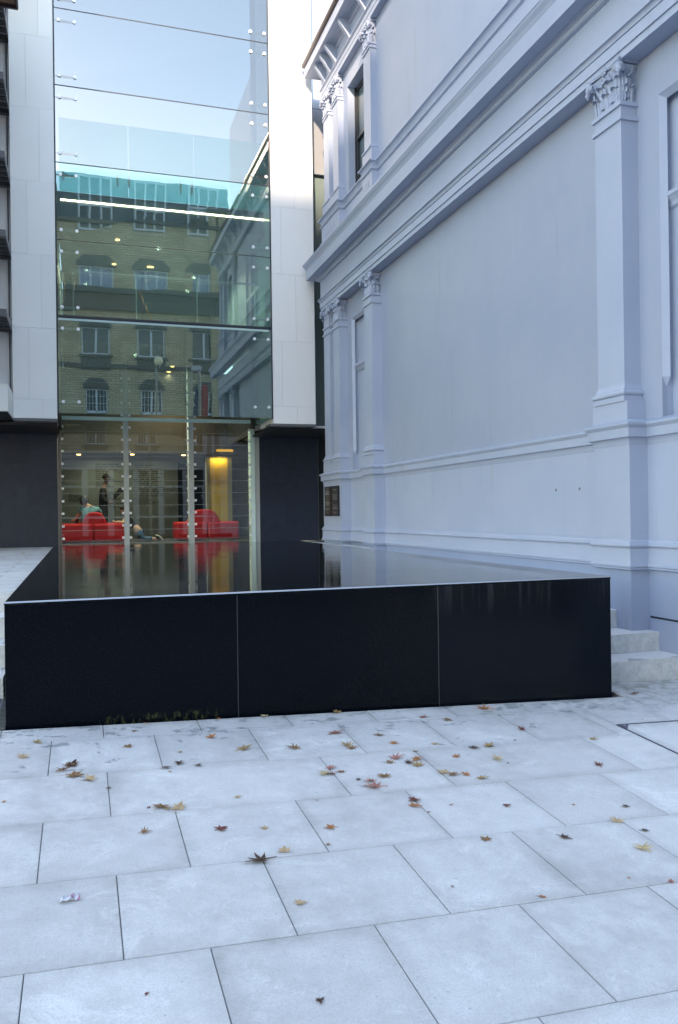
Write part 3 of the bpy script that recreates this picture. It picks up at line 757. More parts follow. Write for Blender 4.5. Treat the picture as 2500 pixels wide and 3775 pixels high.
def pil_mesh(w_, xw, xf, zs, upper=False):
    """pilaster from its pedestal to the necking, centred on y = 0"""
    mb = MB(); h = w_ / 2; path = lambda a, f_: [(xw + .02, -a), (f_, -a), (f_, a), (xw + .02, a)]
    if not upper:
        mb.box(4.838, xw + .01, -.262, .262, 2.165, 2.353)
        prof = [(-.03, 2.352), (.034, 2.354), (.034, 2.388), (.028, 2.392), (.028, 2.405)] + roll(.024, 2.408, 2.455, .022, 7) + [(.022, 2.460), (.022, 2.472)] + arc(.020, 2.475, 0, 2.53, 'cavetto', 6)[:] + [(0, 4.985)]
        prof = [(-.03, 2.352), (.034, 2.354), (.034, 2.388), (.028, 2.392), (.028, 2.405)] + roll(.024, 2.408, 2.455, .022, 7) + [(.022, 2.460), (.022, 2.472)] + [(.020 * (1 - math.sin(i / 6 * math.pi / 2)), 2.475 + .06 * i / 6) for i in range(7)] + [(0, 4.985)]
        prof += [(.022, 4.988), (.022, 5.026), (.012, 5.030), (.012, 5.032), (-.0005, 5.036), (-.0005, 5.120), (.022, 5.124), (.022, 5.160), (-.03, 5.172)]
    else:
        mb.box(4.882, xw + .01, -.235, .235, 7.45, 7.688)
        prof = [(-.03, 7.687), (.022, 7.689)] + roll(.022, 7.692, 7.738, .02, 6) + [(.016, 7.742), (.016, 7.752)] + [(.014 * (1 - math.sin(i / 5 * math.pi / 2)), 7.754 + .04 * i / 5) for i in range(6)] + [(0, 9.442)]
        prof += [(.020, 9.445), (.020, 9.475), (-.0005, 9.48), (-.0005, 9.512), (.020, 9.515), (.020, 9.540), (-.03, 9.550)]
    sweep(mb, prof, path(h, xf))
    o = mb.build('pilaster', M['paint'], smooth=True); me = o.data; bpy.data.objects.remove(o); return me
pl = pil_mesh(.40, PW, 4.86, None); pu = pil_mesh(.345, UW, 4.902, None, True)
for a, b in pil:
    c = (a + b) / 2
    p_ = inst('pilaster', pl, OB, (0, c, 0)); inst('capital', capL, p_, (PW, c, 5.160))
    p_ = inst('pilaster', pu, OB, (0, c, 0)); inst('capital', capU, p_, (UW, c, 9.545))
# join between the paired bases at the far end
m = MB(); m.box(4.839, 5.05, 15.0, 16.05, 2.166, 2.351); m.build('shared_pedestal', M['paint'], OB)
m = MB(); m.box(4.883, 5.03, 15.0, 16.0, 7.451, 7.686); m.build('shared_pedestal', M['paint'], OB)
# two plugged fixing holes in the wall
for y in (7.79, 7.345):
    m = MB(); m.tube([(5.052, y, 1.565), (5.0485, y, 1.565)], .017, 14); m.build('wall_plug', simple('grey_wall_plug', (.16, .17, .19), .8), OB)
# plaques
def plaque(y0, y1, label, rows_, brown):
    t = thing('wall_plaque', label, 'plaque', (4.85, (y0 + y1) / 2, 1.28), 'dark plaques on the corner pier')
    mt = simple('plaque_metal', brown, .35, .4)
    m = MB(); m.box(4.815, 4.849, y0, y1, 1.28, 1.88); m.build('plate', mt, t, bevel=.004)
    tx = MB(); rnd = random.Random(int(y0 * 100)); cy = (y0 + y1) / 2; H = (y1 - y0) / 2 - .05
    for z, hh, wd in rows_:
        y = -H * wd
        while y < H * wd:
            l_ = rnd.uniform(.012, .05); l_ = min(l_, H * wd - y + .005)
            tx.box(4.8125, 4.8152, cy + y, cy + y + l_, z, z + hh); y += l_ + .010
    tx.build('lettering', M['bronze_text'], t)
plaque(15.02, 15.44, 'near dark blue-black plaque of the pair, with five dense lines of lettering at mid height',
       [(1.80, .014, .5), (1.785, .005, .3)] + [(1.70 - k * .024, .009, .85) for k in range(5)] + [(1.49, .010, .7), (1.455, .008, .6), (1.435, .008, .8), (1.42, .008, .75), (1.35, .010, .4)], (.022, .026, .034))
plaque(15.53, 15.94, 'far brownish-black plaque of the pair, with large centred heading letters above small list',
       [(1.84, .008, .7), (1.82, .008, .4), (1.795, .004, .95), (1.765, .017, .6), (1.74, .017, .75), (1.715, .016, .9), (1.67, .006, .3), (1.63, .006, .3), (1.61, .007, .5)] + [(1.58 - k * .016, .007, .75) for k in range(6)] + [(1.46, .007, .35), (1.425, .008, .85), (1.41, .007, .7), (1.38, .006, .4), (1.35, .006, .3), (1.335, .007, .6)], (.030, .022, .022))

#@@MODERN
# ------------------------------------------------------------ modern glass fronted building
K = 16.5 / 15.35  # enlarges the building's coordinates about the camera position
YF, YR = 15.35, 17.3
GX0, GX1 = -.357, 3.603
NB = thing('glass_fronted_building', 'modern white clad building with a tall point-fixed glass screen over its lobby', 'building', (1.6, YR, TZ))
zj = [3.215, 4.958, 6.352, 7.745, 9.146, 10.54, 11.94, 13.35]
for i in range(len(zj) - 1):
    m = MB(); m.box(GX0 + .012, GX1 - .012, YF + .004, YF + .010, zj[i] + (.012 if i else 0), zj[i + 1] - .008); rp = random.Random(i * 5 + 2); dy = [rp.uniform(-.0032, .0032) for _ in range(4)]; m.v = [(x, y + dy[(0 if x < 1 else 1) + (0 if k_ < 4 else 2)], z) for k_, (x, y, z) in enumerate(m.v)]
    m.build('glass_pane', M['glass_low'] if i < 3 else (M['glass_mid'] if i == 3 else M['glass']), NB)
m = MB()
for z in zj[1:-1]: m.box(GX0 + .012, GX1 - .012, YF + .001, YF + .016, z - .006, z + .008)
m.box(GX0 - .012, GX0 + .0115, YF - .002, YF + .10, 3.2, 13.35); m.box(GX1 - .0115, GX1 + .012, YF - .002, YF + .08, 3.2, 13.35)
m.build('glazing_joints', M['silicone'], NB)
# spider fittings
def spider():
    m = MB(); m.tube([(0, -.018, 0), (0, .0, 0)], .030, 20); m.tube([(.272, -.018, 0), (.272, 0, 0)], .030, 20)
    m.add([(0, .02, .026), (0, .02, -.026), (.272, .02, -.012), (.272, .02, .012), (0, .036, .026), (0, .036, -.026), (.272, .036, -.012), (.272, .036, .012)],
          [(0, 1, 2, 3), (7, 6, 5, 4), (0, 4, 5, 1), (2, 6, 7, 3), (0, 3, 7, 4), (1, 5, 6, 2)])
    m.tube([(0, .0, 0), (0, .03, 0)], .012, 8); m.tube([(.272, .0, 0), (.272, .03, 0)], .012, 8); m.tube([(0, .028, 0), (-.08, .028, -.0)], [.020, .010], 8)
    o = m.build('x', M['fitting'], smooth=True, raw=True); me = o.data; bpy.data.objects.remove(o); me.name = 'spider_fitting'; return me
spm = spider()
zs_ = [3.42]
for z in zj[1:-1]: zs_ += [z - .215, z + .175]
for z in zs_:
    inst('spider_fitting', spm, NB, (-.268, YF, z)); inst('spider_fitting', spm, NB, (3.53, YF, z), scale=(-1, 1, 1))
# white cladding columns
def clad(name, x0, x1, v1, v2):
    zs = [3.107, 3.447, 4.73, 6.043, 7.36, 8.67, 9.965, 11.25, 12.55, 13.85]; m = MB(); g = .003
    for i in range(len(zs) - 1):
        vx = v1 if i % 2 else v2
        for a, b in ((x0, vx), (vx, x1)):
            m.box(a + (g / 2 if a != x0 else 0), b - (g / 2 if b != x1 else 0), YF, YF + .03, zs[i] + g / 2, zs[i + 1] - g / 2, random.uniform(.97, 1.02))
    # returns
    m.box(x0, x0 + .03, YF + .031, YF + 1.2, 3.107, 13.85, .98); m.box(x1 - .03, x1, YF + .031, YF + 1.2, 3.107, 13.85, .98)
    o = m.build(name, M['panel'], NB, tone=True)
    k = MB(); k.box(x0 + .031, x1 - .031, YF + .012, YF + 1.9, 3.15, 13.8); k.build('panel_backing', M['panel_gap'], NB)
clad('white_cladding', -1.112, -.372, -.84, -.62)
clad('white_cladding', 3.618, 4.478, 3.81, 4.10)
for a, b in ((-1.112, -.372), (3.56, 4.478)): m = MB(); m.box(a, b, YF + .01, YF + .5, 3.062, 3.106); m.build('soffit_trim', M['soffit'], NB)
for a, b in ((-6.0, -.385), (3.6, 6)): m = MB(); m.box(a, b, YF + .3, 18.2, 3.02, 3.061); m.build('soffit', M['dark'], NB)
# basalt walls at the lobby level
def basalt_wall(x0, x1, perps, y):
    m = MB(); zs = [TZ - .0, 1.151, 1.577, 2.003, 2.424, 2.85, 3.03]
    for i in range(6):
        xs = [x0] + sorted(p_ for p_ in perps[i % 2] if x0 + .05 < p_ < x1 - .05) + [x1]
        for a, b in zip(xs[:-1], xs[1:]): m.box(a + .002, b - .002, y, y + .04, zs[i] + .002, zs[i + 1] - .002, random.uniform(.85, 1.15))
    m.build('basalt_cladding', M['basalt'], NB, tone=True)
    m = MB(); m.box(x0, x1, y + .01, y + .06, TZ, 3.03); m.build('basalt_backing', M['dark'], NB)
basalt_wall(3.755, 5.085, ([4.03], [4.33]), YR)
basalt_wall(-6, -.43, ([-.99, -2.2, -3.4, -4.6], [-1.28, -2.48, -3.7, -4.9]), YR)
m = MB(); m.box(5.09, 6.0, YR + .15, YR + .2, TZ, 3.03); m.build('recess_panel', M['dark'], NB)
m = MB(); m.box(5.085, 5.092, YR + .0, YR + .15, TZ, 3.0); m.build('recess_trim', M['steel_dark'], NB)
# entrance glass: planks of glass held by patch fittings on three fin lines
EX = [-.358, .867, .978, 2.208, 2.325, 3.55]
zp = [.888 + .2545 * k for k in range(16)]
bays = [(EX[0], EX[1]), (EX[2], EX[3]), (EX[4], EX[5])]
for a, b in bays:
    m = MB(); m.box(a, b, YR, YR + .006, TZ, 4.95); g = m.build('entrance_glass', M['glass_in'], NB)
    m = MB()
    for z in [q_ - .127 + .035 for q_ in zp][1:]: m.box(a, b, YR - .012, YR - .001, z - .0035, z + .0035)
    m.box(a, b, YR - .02, YR - .001, TZ + .04, TZ + .05)
    m.build('plank_edges', M['edge_thin'], g)
patch = MB(); patch.box(-.024, .024, -.016, 0, -.024, .024); po = patch.build('x', M['patch'], bevel=.006, raw=True); pm = po.data; pm.name = 'patch_fitting'; bpy.data.objects.remove(po)
def fin(x0, x1, ztop, sides, mt, cap=True):
    m = MB(); m.box(x0, x1, YR - .14, YR - .125, TZ, ztop) if False else m.box(x0 + .001, x1 - .001, YR - .015, YR + .25, TZ, ztop)
    f_ = m.build('glass_fin', mt, NB)
    if cap: m = MB(); m.box(x0, x1, YR - .02, YR + .25, ztop, ztop + .11); m.build('fin_cap', M['steel_dark'], f_)
    for z in zp:
        if z > ztop: break
        for x in sides: inst('patch_fitting', pm, f_, (x, YR - .016, z))
fin(EX[1] + .006, EX[2] - .006, 4.44, (EX[1] - .02, EX[2] + .02), M['fin'])
fin(EX[3] + .006, EX[4] - .006, 4.40, (EX[3] - .02, EX[4] + .02), M['fin'])
fin(-.425, EX[0] - .004, 3.30, (EX[0] + .026,), simple('brown_grey_jamb', (.16, .15, .14), .3, .5), False)
fin(EX[5] + .002, 3.645, 3.20, (EX[5] - .024,), M['edge'], False)
m = MB(); m.box(3.646, 3.752, YR + .02, YR + .05, TZ, 3.03); m.build('side_light', M['fin'], NB)
m = MB(); m.box(EX[0], EX[5], YR - .06, YR - .02, 3.31, 3.385); m.build('head_rail', M['edge'], NB)
# glass return on the right of the screen, roof level to soffit
m = MB(); m.box(3.590, 3.598, YF + .02, 16.49, 3.22, 8.83); m.build('return_glass', glass_mat('light_teal_return_glass', (.45, .75, .70), .06, body=(.20, .46, .43), bodyf=.55), NB)
m = MB(); m.box(3.590, 3.598, 16.51, YR + .02, 3.22, 8.83); m.build('return_glass', M['glass_side'], NB)
m = MB(); m.box(3.585, 3.6, YF + .09, YR + 5, 8.80, 8.845); m.build('return_rail', M['white'], NB)
m = MB(); m.box(3.55, 3.589, YR - .3, YR + .0, 3.22, 7.4); m.build('return_post', M['dark'], NB)
m = MB(); m.box(GX0 + .0, GX0 + .02, YF + .1, YR, 3.1, 7.4); m.build('left_return', M['dark'], NB)
# floors
m = MB(); m.box(GX0 + .02, 3.55, YF + .45, 25, 4.955, 5.015); m.build('landing_slab', M['ceil'], NB)
m = MB(); m.box(GX0 + .02, 3.55, YF - .006, YF - .001, 4.893, 4.930); m.build('landing_glint_strip', simple('pale_cyan_glint', (.48, .64, .64), .3), NB)  # added strip outside the glass, coloured as the light reflecting at the landing line
m = MB(); m.box(GX0 + .012, GX1 - .012, YF - .012, YF - .0015, 4.935, 4.985); m.build('landing_channel', M['silicone'], NB)
m = MB(); m.box(GX0 + .02, 3.62, YF + .45, 25, 6.94, 7.40); m.build('roof_slab', M['fascia'], NB)
m = MB(); m.box(-.28, 3.585, YF + .437, YF + .449, 7.225, 7.255); m.build('light_strip', M['light'], NB)
# landing balustrade
m = MB(); m.tube([(-.276 + .0, 16.6, 5.955), (-.27, 15.98, 5.955), (-.22, 15.9, 5.955), (3.42, 15.9, 5.955), (3.50, 15.97, 5.955), (3.50, 17.2, 5.955)], .026, 10); rl = m.build('landing_handrail', M['patch'], NB, smooth=True)
for x in (-.074, 1.075, 2.237, 3.393):
    m = MB(); m.box(x - .012, x + .012, 15.88, 15.90, 5.09, 5.90); m.tube([(x, 15.89, 5.90), (x, 15.9, 5.94)], .007, 6); m.build('balustrade_post', M['edge'], NB)
m = MB(); m.box(-.27, 3.5, 15.905, 15.912, 5.03, 5.9); m.build('landing_balustrade_glass', M['glass_in'], NB)
# roof terrace balustrade: teal glass panes with clamps
for a, b in ((-.297, .945), (.962, 2.19), (2.20, 3.585)):
    m = MB(); m.box(a, b, 15.80, 15.812, 7.41, 8.77); m.build('roof_balustrade_pane', M['glass_teal'], NB)
for x in (-.225, .745, .985 - .03, 1.93, 2.145 + .0, 3.30, 3.53):
    m = MB(); m.box(x - .012 + .0, x + .018, 15.76, 15.795, 7.60, 7.82); m.build('balustrade_clamp', M['patch'], NB)
# penthouse behind, with louvres
# lobby and landing interiors
m = MB(); m.box(GX0 - .3, 6.5, YR + .01, 25, TZ - .10, TZ - .002); m.build('lobby_floor', M['floor'], NB)
m = MB(); m.box(-.9, -.45, YR + .08, 25, TZ, 4.955); m.build('lobby_side_wall', M['offwhite'], NB)
m = MB(); m.box(-.45, 2.69, 23.5, 23.6, TZ, 2.90); lw = m.build('lobby_back_wall', M['offwhite'], NB)
m = MB(); m.box(2.69, 6.5, 24.6, 24.7, TZ, 4.95); m.box(4.6, 4.7, YR + .1, 24.6, TZ, 4.95); m.box(3.76, 4.6, YR + .08, YR + .12, TZ, 4.95); m.build('dark_inner_wall', M['dark'], NB)
m = MB(); m.box(-.45, 4.6, 20.6, 24.6, 2.90, 4.954); m.build('bulkhead', M['bulk'], NB)
m = MB(); rnd = random.Random(5)
def wallrows(x0, x1, zt, n_, dz, h_):
    for k in range(n_):
        L_ = rnd.uniform(.35, 1.0) * (x1 - x0); x = x0
        while x < x0 + L_:
            l_ = rnd.uniform(.05, .16); m.box(x, x + l_, 23.485, 23.498, zt - k * dz - h_, zt - k * dz); x += l_ + .028
wallrows(.42, 1.15, 2.80, 13, .052, .020); wallrows(.50, 1.1, 2.02, 9, .052, .018); wallrows(1.45, 2.35, 2.78, 20, .058, .018); wallrows(-.30, .0, 1.98, 6, .04, .012)
m.build('wall_lettering', M['text'], lw)
m = MB(); m.box(2.45, 2.52, 23.44, 23.498, 2.10, 2.20); m.box(2.45, 2.52, 23.44, 23.498, 1.55, 1.64); m.build('wall_switches', M['ceil'], lw)
m = MB(); m.box(-.35, 1.42, 20.9, 21.0, 5.016, 6.939); m.build('timber_wall', M['timber'], NB)
m = MB(); m.box(1.42, 3.55, 21.6, 21.7, 5.016, 6.939); m.build('landing_back_wall', simple('grey_green_wall', (.20, .26, .24), .6), NB)
m = MB(); m.box(3.5, 3.58, YR, 21.7, 5.02, 6.939); m.box(GX0 - .05, GX0 + .0, YR, 21, 5.0, 6.939); m.build('landing_side_wall', simple('grey_side_wall', (.18, .22, .22), .6), NB)
m = MB(); m.box(3.62, 3.66, YR + .3, 24, 3.1, 4.95); m.build('lobby_upper_side_wall', M['dark'], NB)
m = MB(); m.box(1.40, 1.44, 18.9, 18.94, 5.016, 6.939); m.build('landing_post', M['black'], NB)
# copper coloured stair rails on the landing
m = MB(); m.tube([(1.28, 18.2, 6.3), (1.62, 18.2, 5.50)], .016, 8); m.build('stair_rail', M['copper'], NB)
m = MB(); m.tube([(1.62, 18.2, 5.50), (1.74, 18.25, 5.51), (1.90, 18.3, 5.50), (1.98, 18.3, 5.44), (1.88, 18.3, 5.08)], .018, 8); m.build('stair_rail', M['steel_dark'], NB)
for x, a in ((-.27, .03), (-.10, .05)):
    m = MB(); m.tube([(x, 16.4, 5.35), (x + a, 16.4, 5.95)], .012, 8); m.build('stair_rail', M['copper'], NB)
# downlights
for x, y, z in ((2.17, 19.8, 4.95), (2.16, 20.55, 4.95), (.785, 16.85, 6.935), (.781, 18.5, 6.935), (1.54, 18.5, 6.935), (1.60, 18.5, 6.935), (-.02, 21.2, 2.895), (1.27, 21.0, 2.895), (2.57, 21.1, 2.895)):
    m = MB(); m.tube([(x, y, z - .012), (x, y, z)], .045 if z > 3 else .05, 14)
    m.build('downlight', M['lamp'], NB)
    ld = bpy.data.lights.new('downlight_lamp', 'SPOT'); ld.energy = (3 if z < 3 else 10) if y != 19.8 else 50; ld.spot_size = R(120); ld.spot_blend = .7; ld.color = (1, .78, .5); ld.shadow_soft_size = .04
    lo = bpy.data.objects.new('downlight_lamp', ld); COL.objects.link(lo); lo.location = Q((x, y, z - .03)) - BASE[NB]; lo.parent = NB
for x, y, z, e_ in ((1.2, 18.3, 4.9, 65), (1.6, 17.0, 6.88, 60), (2.6, 19.0, 6.88, 60), (.2, 19.0, 6.88, 40), (.6, 22.6, 2.6, 2.6), (2.0, 22.6, 2.6, 1.2)):  # added fill lights to brighten lobby and landing; no fittings at these spots
    ld = bpy.data.lights.new('lobby_fill', 'SPOT'); ld.energy = e_ * 2.2; ld.spot_size = R(165); ld.spot_blend = 1; ld.shadow_soft_size = .05; ld.color = (.90, 1.0, .86)
    lo = bpy.data.objects.new('lobby_fill', ld); COL.objects.link(lo); lo.location = Q((x, y, 2.86 if z < 3 else z)) - BASE[NB]; lo.parent = NB; lo.rotation_euler = (R(25 if z < 3 else -10), 0, 0)
# yellow lit column in the lobby
m = MB(); cx_, cy_ = 3.55, 21.5
ycol = MB(); ycol.box(3.31, 3.775, 21.5, 21.62, TZ, 2.86); yc = ycol.build('yellow_column', M['yellow'], NB)
m = MB(); m.box(3.775, 3.895, 21.47, 21.62, TZ, 2.85); m.box(3.205, 3.308, 21.47, 21.62, TZ, 2.85); m.build('column_shell', simple('olive_column_casing', (.24, .22, .10), .4), yc)
m = MB(); m.tube([(3.55, 21.35, 2.855), (3.55, 21.35, 2.885)], .36, 28); m.build('column_cap', M['steel_dark'], yc)
m = MB(); m.box(3.34, 3.775, 20.585, 20.598, 2.955, 3.015); m.build('column_light_slot', emit('amber_slot', (1, .55, .08), .16), yc)
ld = bpy.data.lights.new('column_lamp', 'AREA'); ld.energy = .6; ld.shape = 'RECTANGLE'; ld.size = .42; ld.size_y = .06; ld.color = (1, .80, .35)
lo = bpy.data.objects.new('column_lamp', ld); COL.objects.link(lo); lo.location = Q((3.545, 21.38, 2.84)) - BASE[NB]; lo.parent = NB; lo.rotation_euler = (R(20), 0, 0)
# side bay between the screen building and the old one
m = MB(); m.box(4.478, 4.52, YF + .1, YF + .16, 3.107, 8.3); m.build('corner_mullion', M['steel'], NB)
m = MB(); m.box(4.52, 4.60, YF + .35, YF + .4, 3.107, 8.3); m.build('corner_slot', M['sashdark'], NB)
m = MB(); m.box(4.60, 6.0, YF + .7, YF + .75, 3.107, 8.35); m.build('side_bay_glass', simple('grey_green_side_glass', (.17, .22, .21), .12), NB)
m = MB(); m.box(4.45, 6.0, YF + .6, YF + .65, 8.36, 9.7, 1); m.box(4.45, 6.0, YF + .6, YF + .65, 9.71, 11.0, 1); m.box(4.45, 7.5, YF + .6, YF + .65, 11.01, 14.5, 1); m.build('side_bay_cladding', M['bay_metal'], NB)
m = MB(); m.box(4.478, 6.0, YF + .25, YF + .6, 3.062, 3.106); m.build('side_bay_sill', M['patch'], NB)
m = MB(); m.box(-6, -1.30, 10.5, 13.4, 3.2, 14.2); m.build('unseen_shade_block', M['white'], NB)  # block added out of view to keep sun and sky off the left pier
# wing on the left: mirrored curtain wall with projecting hoods
m = MB()
for k in range(8): m.box(-5, -1.175, YF + .20, YF + .24, 3.6 + k * 1.305, 3.6 + (k + 1) * 1.305 - .01); m.box(-1.160, -1.114, YF + .20, YF + .24, 3.6 + k * 1.305, 3.6 + (k + 1) * 1.305 - .01)
m.build('curtain_glass', M['mirrorglass'], NB)
m = MB(); m.box(-1.175, -1.160, YF + .16, YF + .25, 3.6, 14); m.build('mullion', M['silicone'], NB)
for z in (4.66, 5.965, 7.26, 8.56, 9.865, 11.17):
    m = MB(); m.prism_y([(-5, z), (-1.116, z), (-1.116, z + .11), (-5, z + .11)], YF - 1.10, YF + .2)
    h_ = m.build('window_hood', M['soffit'], NB)
    m = MB()
    for k in range(5): m.box(-4.9, -1.13, YF - .95 + k * .22, YF - .80 + k * .22, z - .010, z - .001)
    m.build('hood_louvres', M['dark'], h_)
m = MB(); m.box(-5, -1.118, YF - 1.0, YF + .24, 3.10, 3.55); m.build('white_box_canopy', M['white'], NB)
m = MB(); m.box(-5, -1.13, YF - .98, YF + .24, 3.085, 3.099); m.build('canopy_soffit', M['dark'], NB)
m = MB(); m.box(-4, -.90, 12.9, 14.2, 9.78, 9.84)
for k in range(5): m.box(-4, -.92, 12.95 + k * .25, 13.13 + k * .25, 9.75, 9.779)
tb = m.build('timber_eave', simple('orange_brown_timber_eave', (.22, .10, .05), .5, var=.2), NB)
m = MB(); m.box(-4, -.88, 14.201, 14.24, 9.72, 9.86); m.box(-.899, -.87, 12.9, 14.2, 9.72, 9.86); m.build('eave_trim', M['gutter'], tb)
m = MB(); m.box(-6, -5, YF - .5, 25, .2, 14); m.box(-5, -1.2, YF + .3, 25, 3.1, 14); m.box(4.6, 9, YF + 1.0, 25, 3.1, 13.4); m.build('building_mass', M['panel_gap'], NB)

#@@BACK
K = 1.0
# ------------------------------------------------------------ street behind the camera, seen reflected in the glass screen
# virtual (mirrored) plane is 43 m away, set out on a grid with the facade at y = -10, then enlarged by K about the mirrored camera, letting in more sky light (real facade y = -18.6)
YB = -10.0; K = 1.2; OY = 33.0
BB = thing('brick_building', 'four storey buff brick building with slate mansard roof across the street', 'building', (3, YB, -.8))
wins = []
for k in range(-10, 4):
    x = 2.74 + 2.72 * k if k != 0 else 2.74
    wins.append(x)
wr = [(14.24, 12.70, 1.72, 3, 'curtain'), (10.84, 9.40, 1.36, 2, 'pane_dark'), (7.68, 5.30, 1.08, 2, 'pane_dark')]
holes = []
xs0 = [.0 + 2.76 * k for k in range(-4, 3)]
def brick_wall():
    m = MB(); X0, X1 = -16, 8.0
    hs = []
    for x in xs0:
        for zt, zb, w_, n_, _ in wr: c = x + .87; hs.append((c - w_ / 2, c + w_ / 2, zb, zt))
    xs = sorted({X0, X1, *[h[0] for h in hs], *[h[1] for h in hs]}); zs = sorted({4.95, 16.5, *[h[2] for h in hs], *[h[3] for h in hs]})
    for a, b in zip(xs[:-1], xs[1:]):
        run = None
        for c, d in zip(zs[:-1], zs[1:]):
            ins = any(h[0] < (a + b) / 2 < h[1] and h[2] < (c + d) / 2 < h[3] for h in hs)
            if ins:
                if run: m.box(a, b, YB - .35, YB, *run); run = None
            else: run = (run[0], d) if run else (c, d)
        if run: m.box(a, b, YB - .35, YB, *run)
    m.box(6.73, 8.0, YB, YB + .12, 4.95, 17.25); m.box(5.4, 5.8, YB, YB + .08, 4.95, 16.3)
    return m.build('brick_wall', M['brick'], BB)
brick_wall()
m = MB(); m.box(-16, 8.1, YB - 14, YB - .36, -1, 16.0); m.build('building_core', M['pane_dark'], BB)
m = MB(); m.add([(-16, YB - .3, 16.3), (8.0, YB - .3, 16.3), (8.0, YB - 1.6, 19.55), (-16, YB - 1.6, 19.55), (8, YB - 12, 19.55), (-16, YB - 12, 19.55), (8, YB - 14, 16), (-16, YB - 14, 16)],
      [(0, 1, 2, 3), (3, 2, 4, 5), (5, 4, 6, 7), (1, 6, 4, 2), (0, 3, 5, 7)]); rf = m.build('mansard_roof', M['slate'], BB)
m = MB()
m.box(-16, 8.1, YB - .05, YB + .22, 16.38, 16.58)
m.box(-16, 8.05, YB - .01, YB + .30, 12.85, 13.12); m.box(-16, 8.05, YB - .01, YB + .16, 11.9, 12.85); m.box(-16, 8.05, YB, YB + .12, 8.75, 8.95)
m.box(6.6, 8.15, YB - .05, YB + .30, 17.25, 17.42)
for i in range(16):
    a = math.pi * i / 15; m.box(6.2 + .5 * math.cos(a) - .06, 6.2 + .5 * math.cos(a) + .06, YB - .02, YB + .16, 16.58, 16.62 + .30 * math.sin(a))
m.build('stone_trim', M['brick_trim'], BB)
for x in xs0:
    c = x + .87
    for zt, zb, w_, n_, gl in wr:
        if x < -9: 
            if (zt == 14.24 or zt == 10.84):
                g = MB(); g.box(c - w_ / 2, c + w_ / 2, YB - .22, YB - .18, zb, zt); g.build('window', M['pane_dark'], BB)
            continue
        m = MB(); f = .06; m.box(c - w_ / 2, c + w_ / 2, YB - .16, YB - .06, zb, zb + f + .03); m.box(c - w_ / 2, c + w_ / 2, YB - .16, YB - .06, zt - f, zt)
        for k in range(n_ + 1):
            xx = c - w_ / 2 + (w_ - f) * k / n_; m.box(xx - (0 if k in (0, n_) else .02), xx + f + (0 if k in (0, n_) else .02), YB - .16, YB - .06, zb + f + .03, zt - f)
        if zt < 8: m.box(c - w_ / 2, c + w_ / 2, YB - .15, YB - .06, 6.42, 6.55); [m.box(c - w_ / 2 + w_ * k / 6 - .012, c - w_ / 2 + w_ * k / 6 + .012, YB - .13, YB - .09, zb, zt) for k in (1, 2, 4, 5)]; [m.box(c - w_ / 2, c + w_ / 2, YB - .13, YB - .09, 6.55 + .38 * k - .012, 6.55 + .38 * k + .012) for k in (1, 2)]
        wd = m.build('window', M['casement'], BB)
        g = MB(); g.box(c - w_ / 2, c + w_ / 2, YB - .2, YB - .17, zb, zt); g.build('pane', M['pane_dark'] if gl != 'curtain' else M['curtain'], wd)
        s_ = MB(); s_.box(c - w_ / 2 - .15, c + w_ / 2 + .15, YB, YB + .14, zb - .14, zb - .002); s_.box(c - w_ / 2 - .05, c + w_ / 2 + .05, YB, YB + .06, zb - .75, zb - .14)
        # corbelled head
        s_.prism_y([(c - w_ / 2 - .12, zt + .002), (c + w_ / 2 + .12, zt + .002), (c + w_ / 2 + .12, zt + .15), (c + w_ / 2 - .25, zt + .55), (c - w_ / 2 + .25, zt + .55), (c - w_ / 2 - .12, zt + .15)], YB, YB + .10)
        s_.build('sill_and_head', M['brick_trim'], wd)
    if x > -9:
        m = MB(); w_ = 1.62
        for k in range(4):
            xx = c - w_ / 2 + (w_ - .07) * k / 3; m.box(xx, xx + .09, YB + .02, YB + .12, 16.02, 18.8)
        for z in (16.02, 17.25, 17.42, 18.72): m.box(c - w_ / 2, c + w_ / 2 + .02, YB + .03, YB + .11, z, z + .10)
        d_ = m.build('dormer_window', M['casement'], BB)
        m = MB(); m.box(c - w_ / 2, c + w_ / 2, YB - .9, YB + .02, 16.02, 18.8); m.build('pane', M['pane_dark'], d_)
# ground floor: pale pilasters and shop windows
m = MB()
for k in range(-9, 6): m.box(.1 + 1.37 * k, .42 + 1.37 * k, YB - .1, YB + .10, -.8, 3.9)
m.box(-16, 8.05, YB - .1, YB + .18, 3.9, 4.95); m.box(-16, 8.05, YB - .1, YB + .12, -.9, 0.1)
for z in (1.2, 2.9): m.box(-16, 8.05, YB - .05, YB + .04, z, z + .12)
m.build('shop_front', simple('pale_grey_shopfront', (.34, .37, .42), .6), BB)
for k in range(-9, 6):
    m = MB(); m.box(.42 + 1.37 * k, 1.47 + 1.37 * k, YB - .12, YB - .06, -.8, 3.9); m.build('shop_window', M['pane_dark'], BB)
# pavement on the far side
m = MB(); K = 1.0; OY = 0.0
m = MB(); m.box(-60, 60, -18.6, -16, -1.25, -.62); struct('far_pavement', m, simple('far_pavement_concrete', (.42, .42, .41), .8, var=.1))
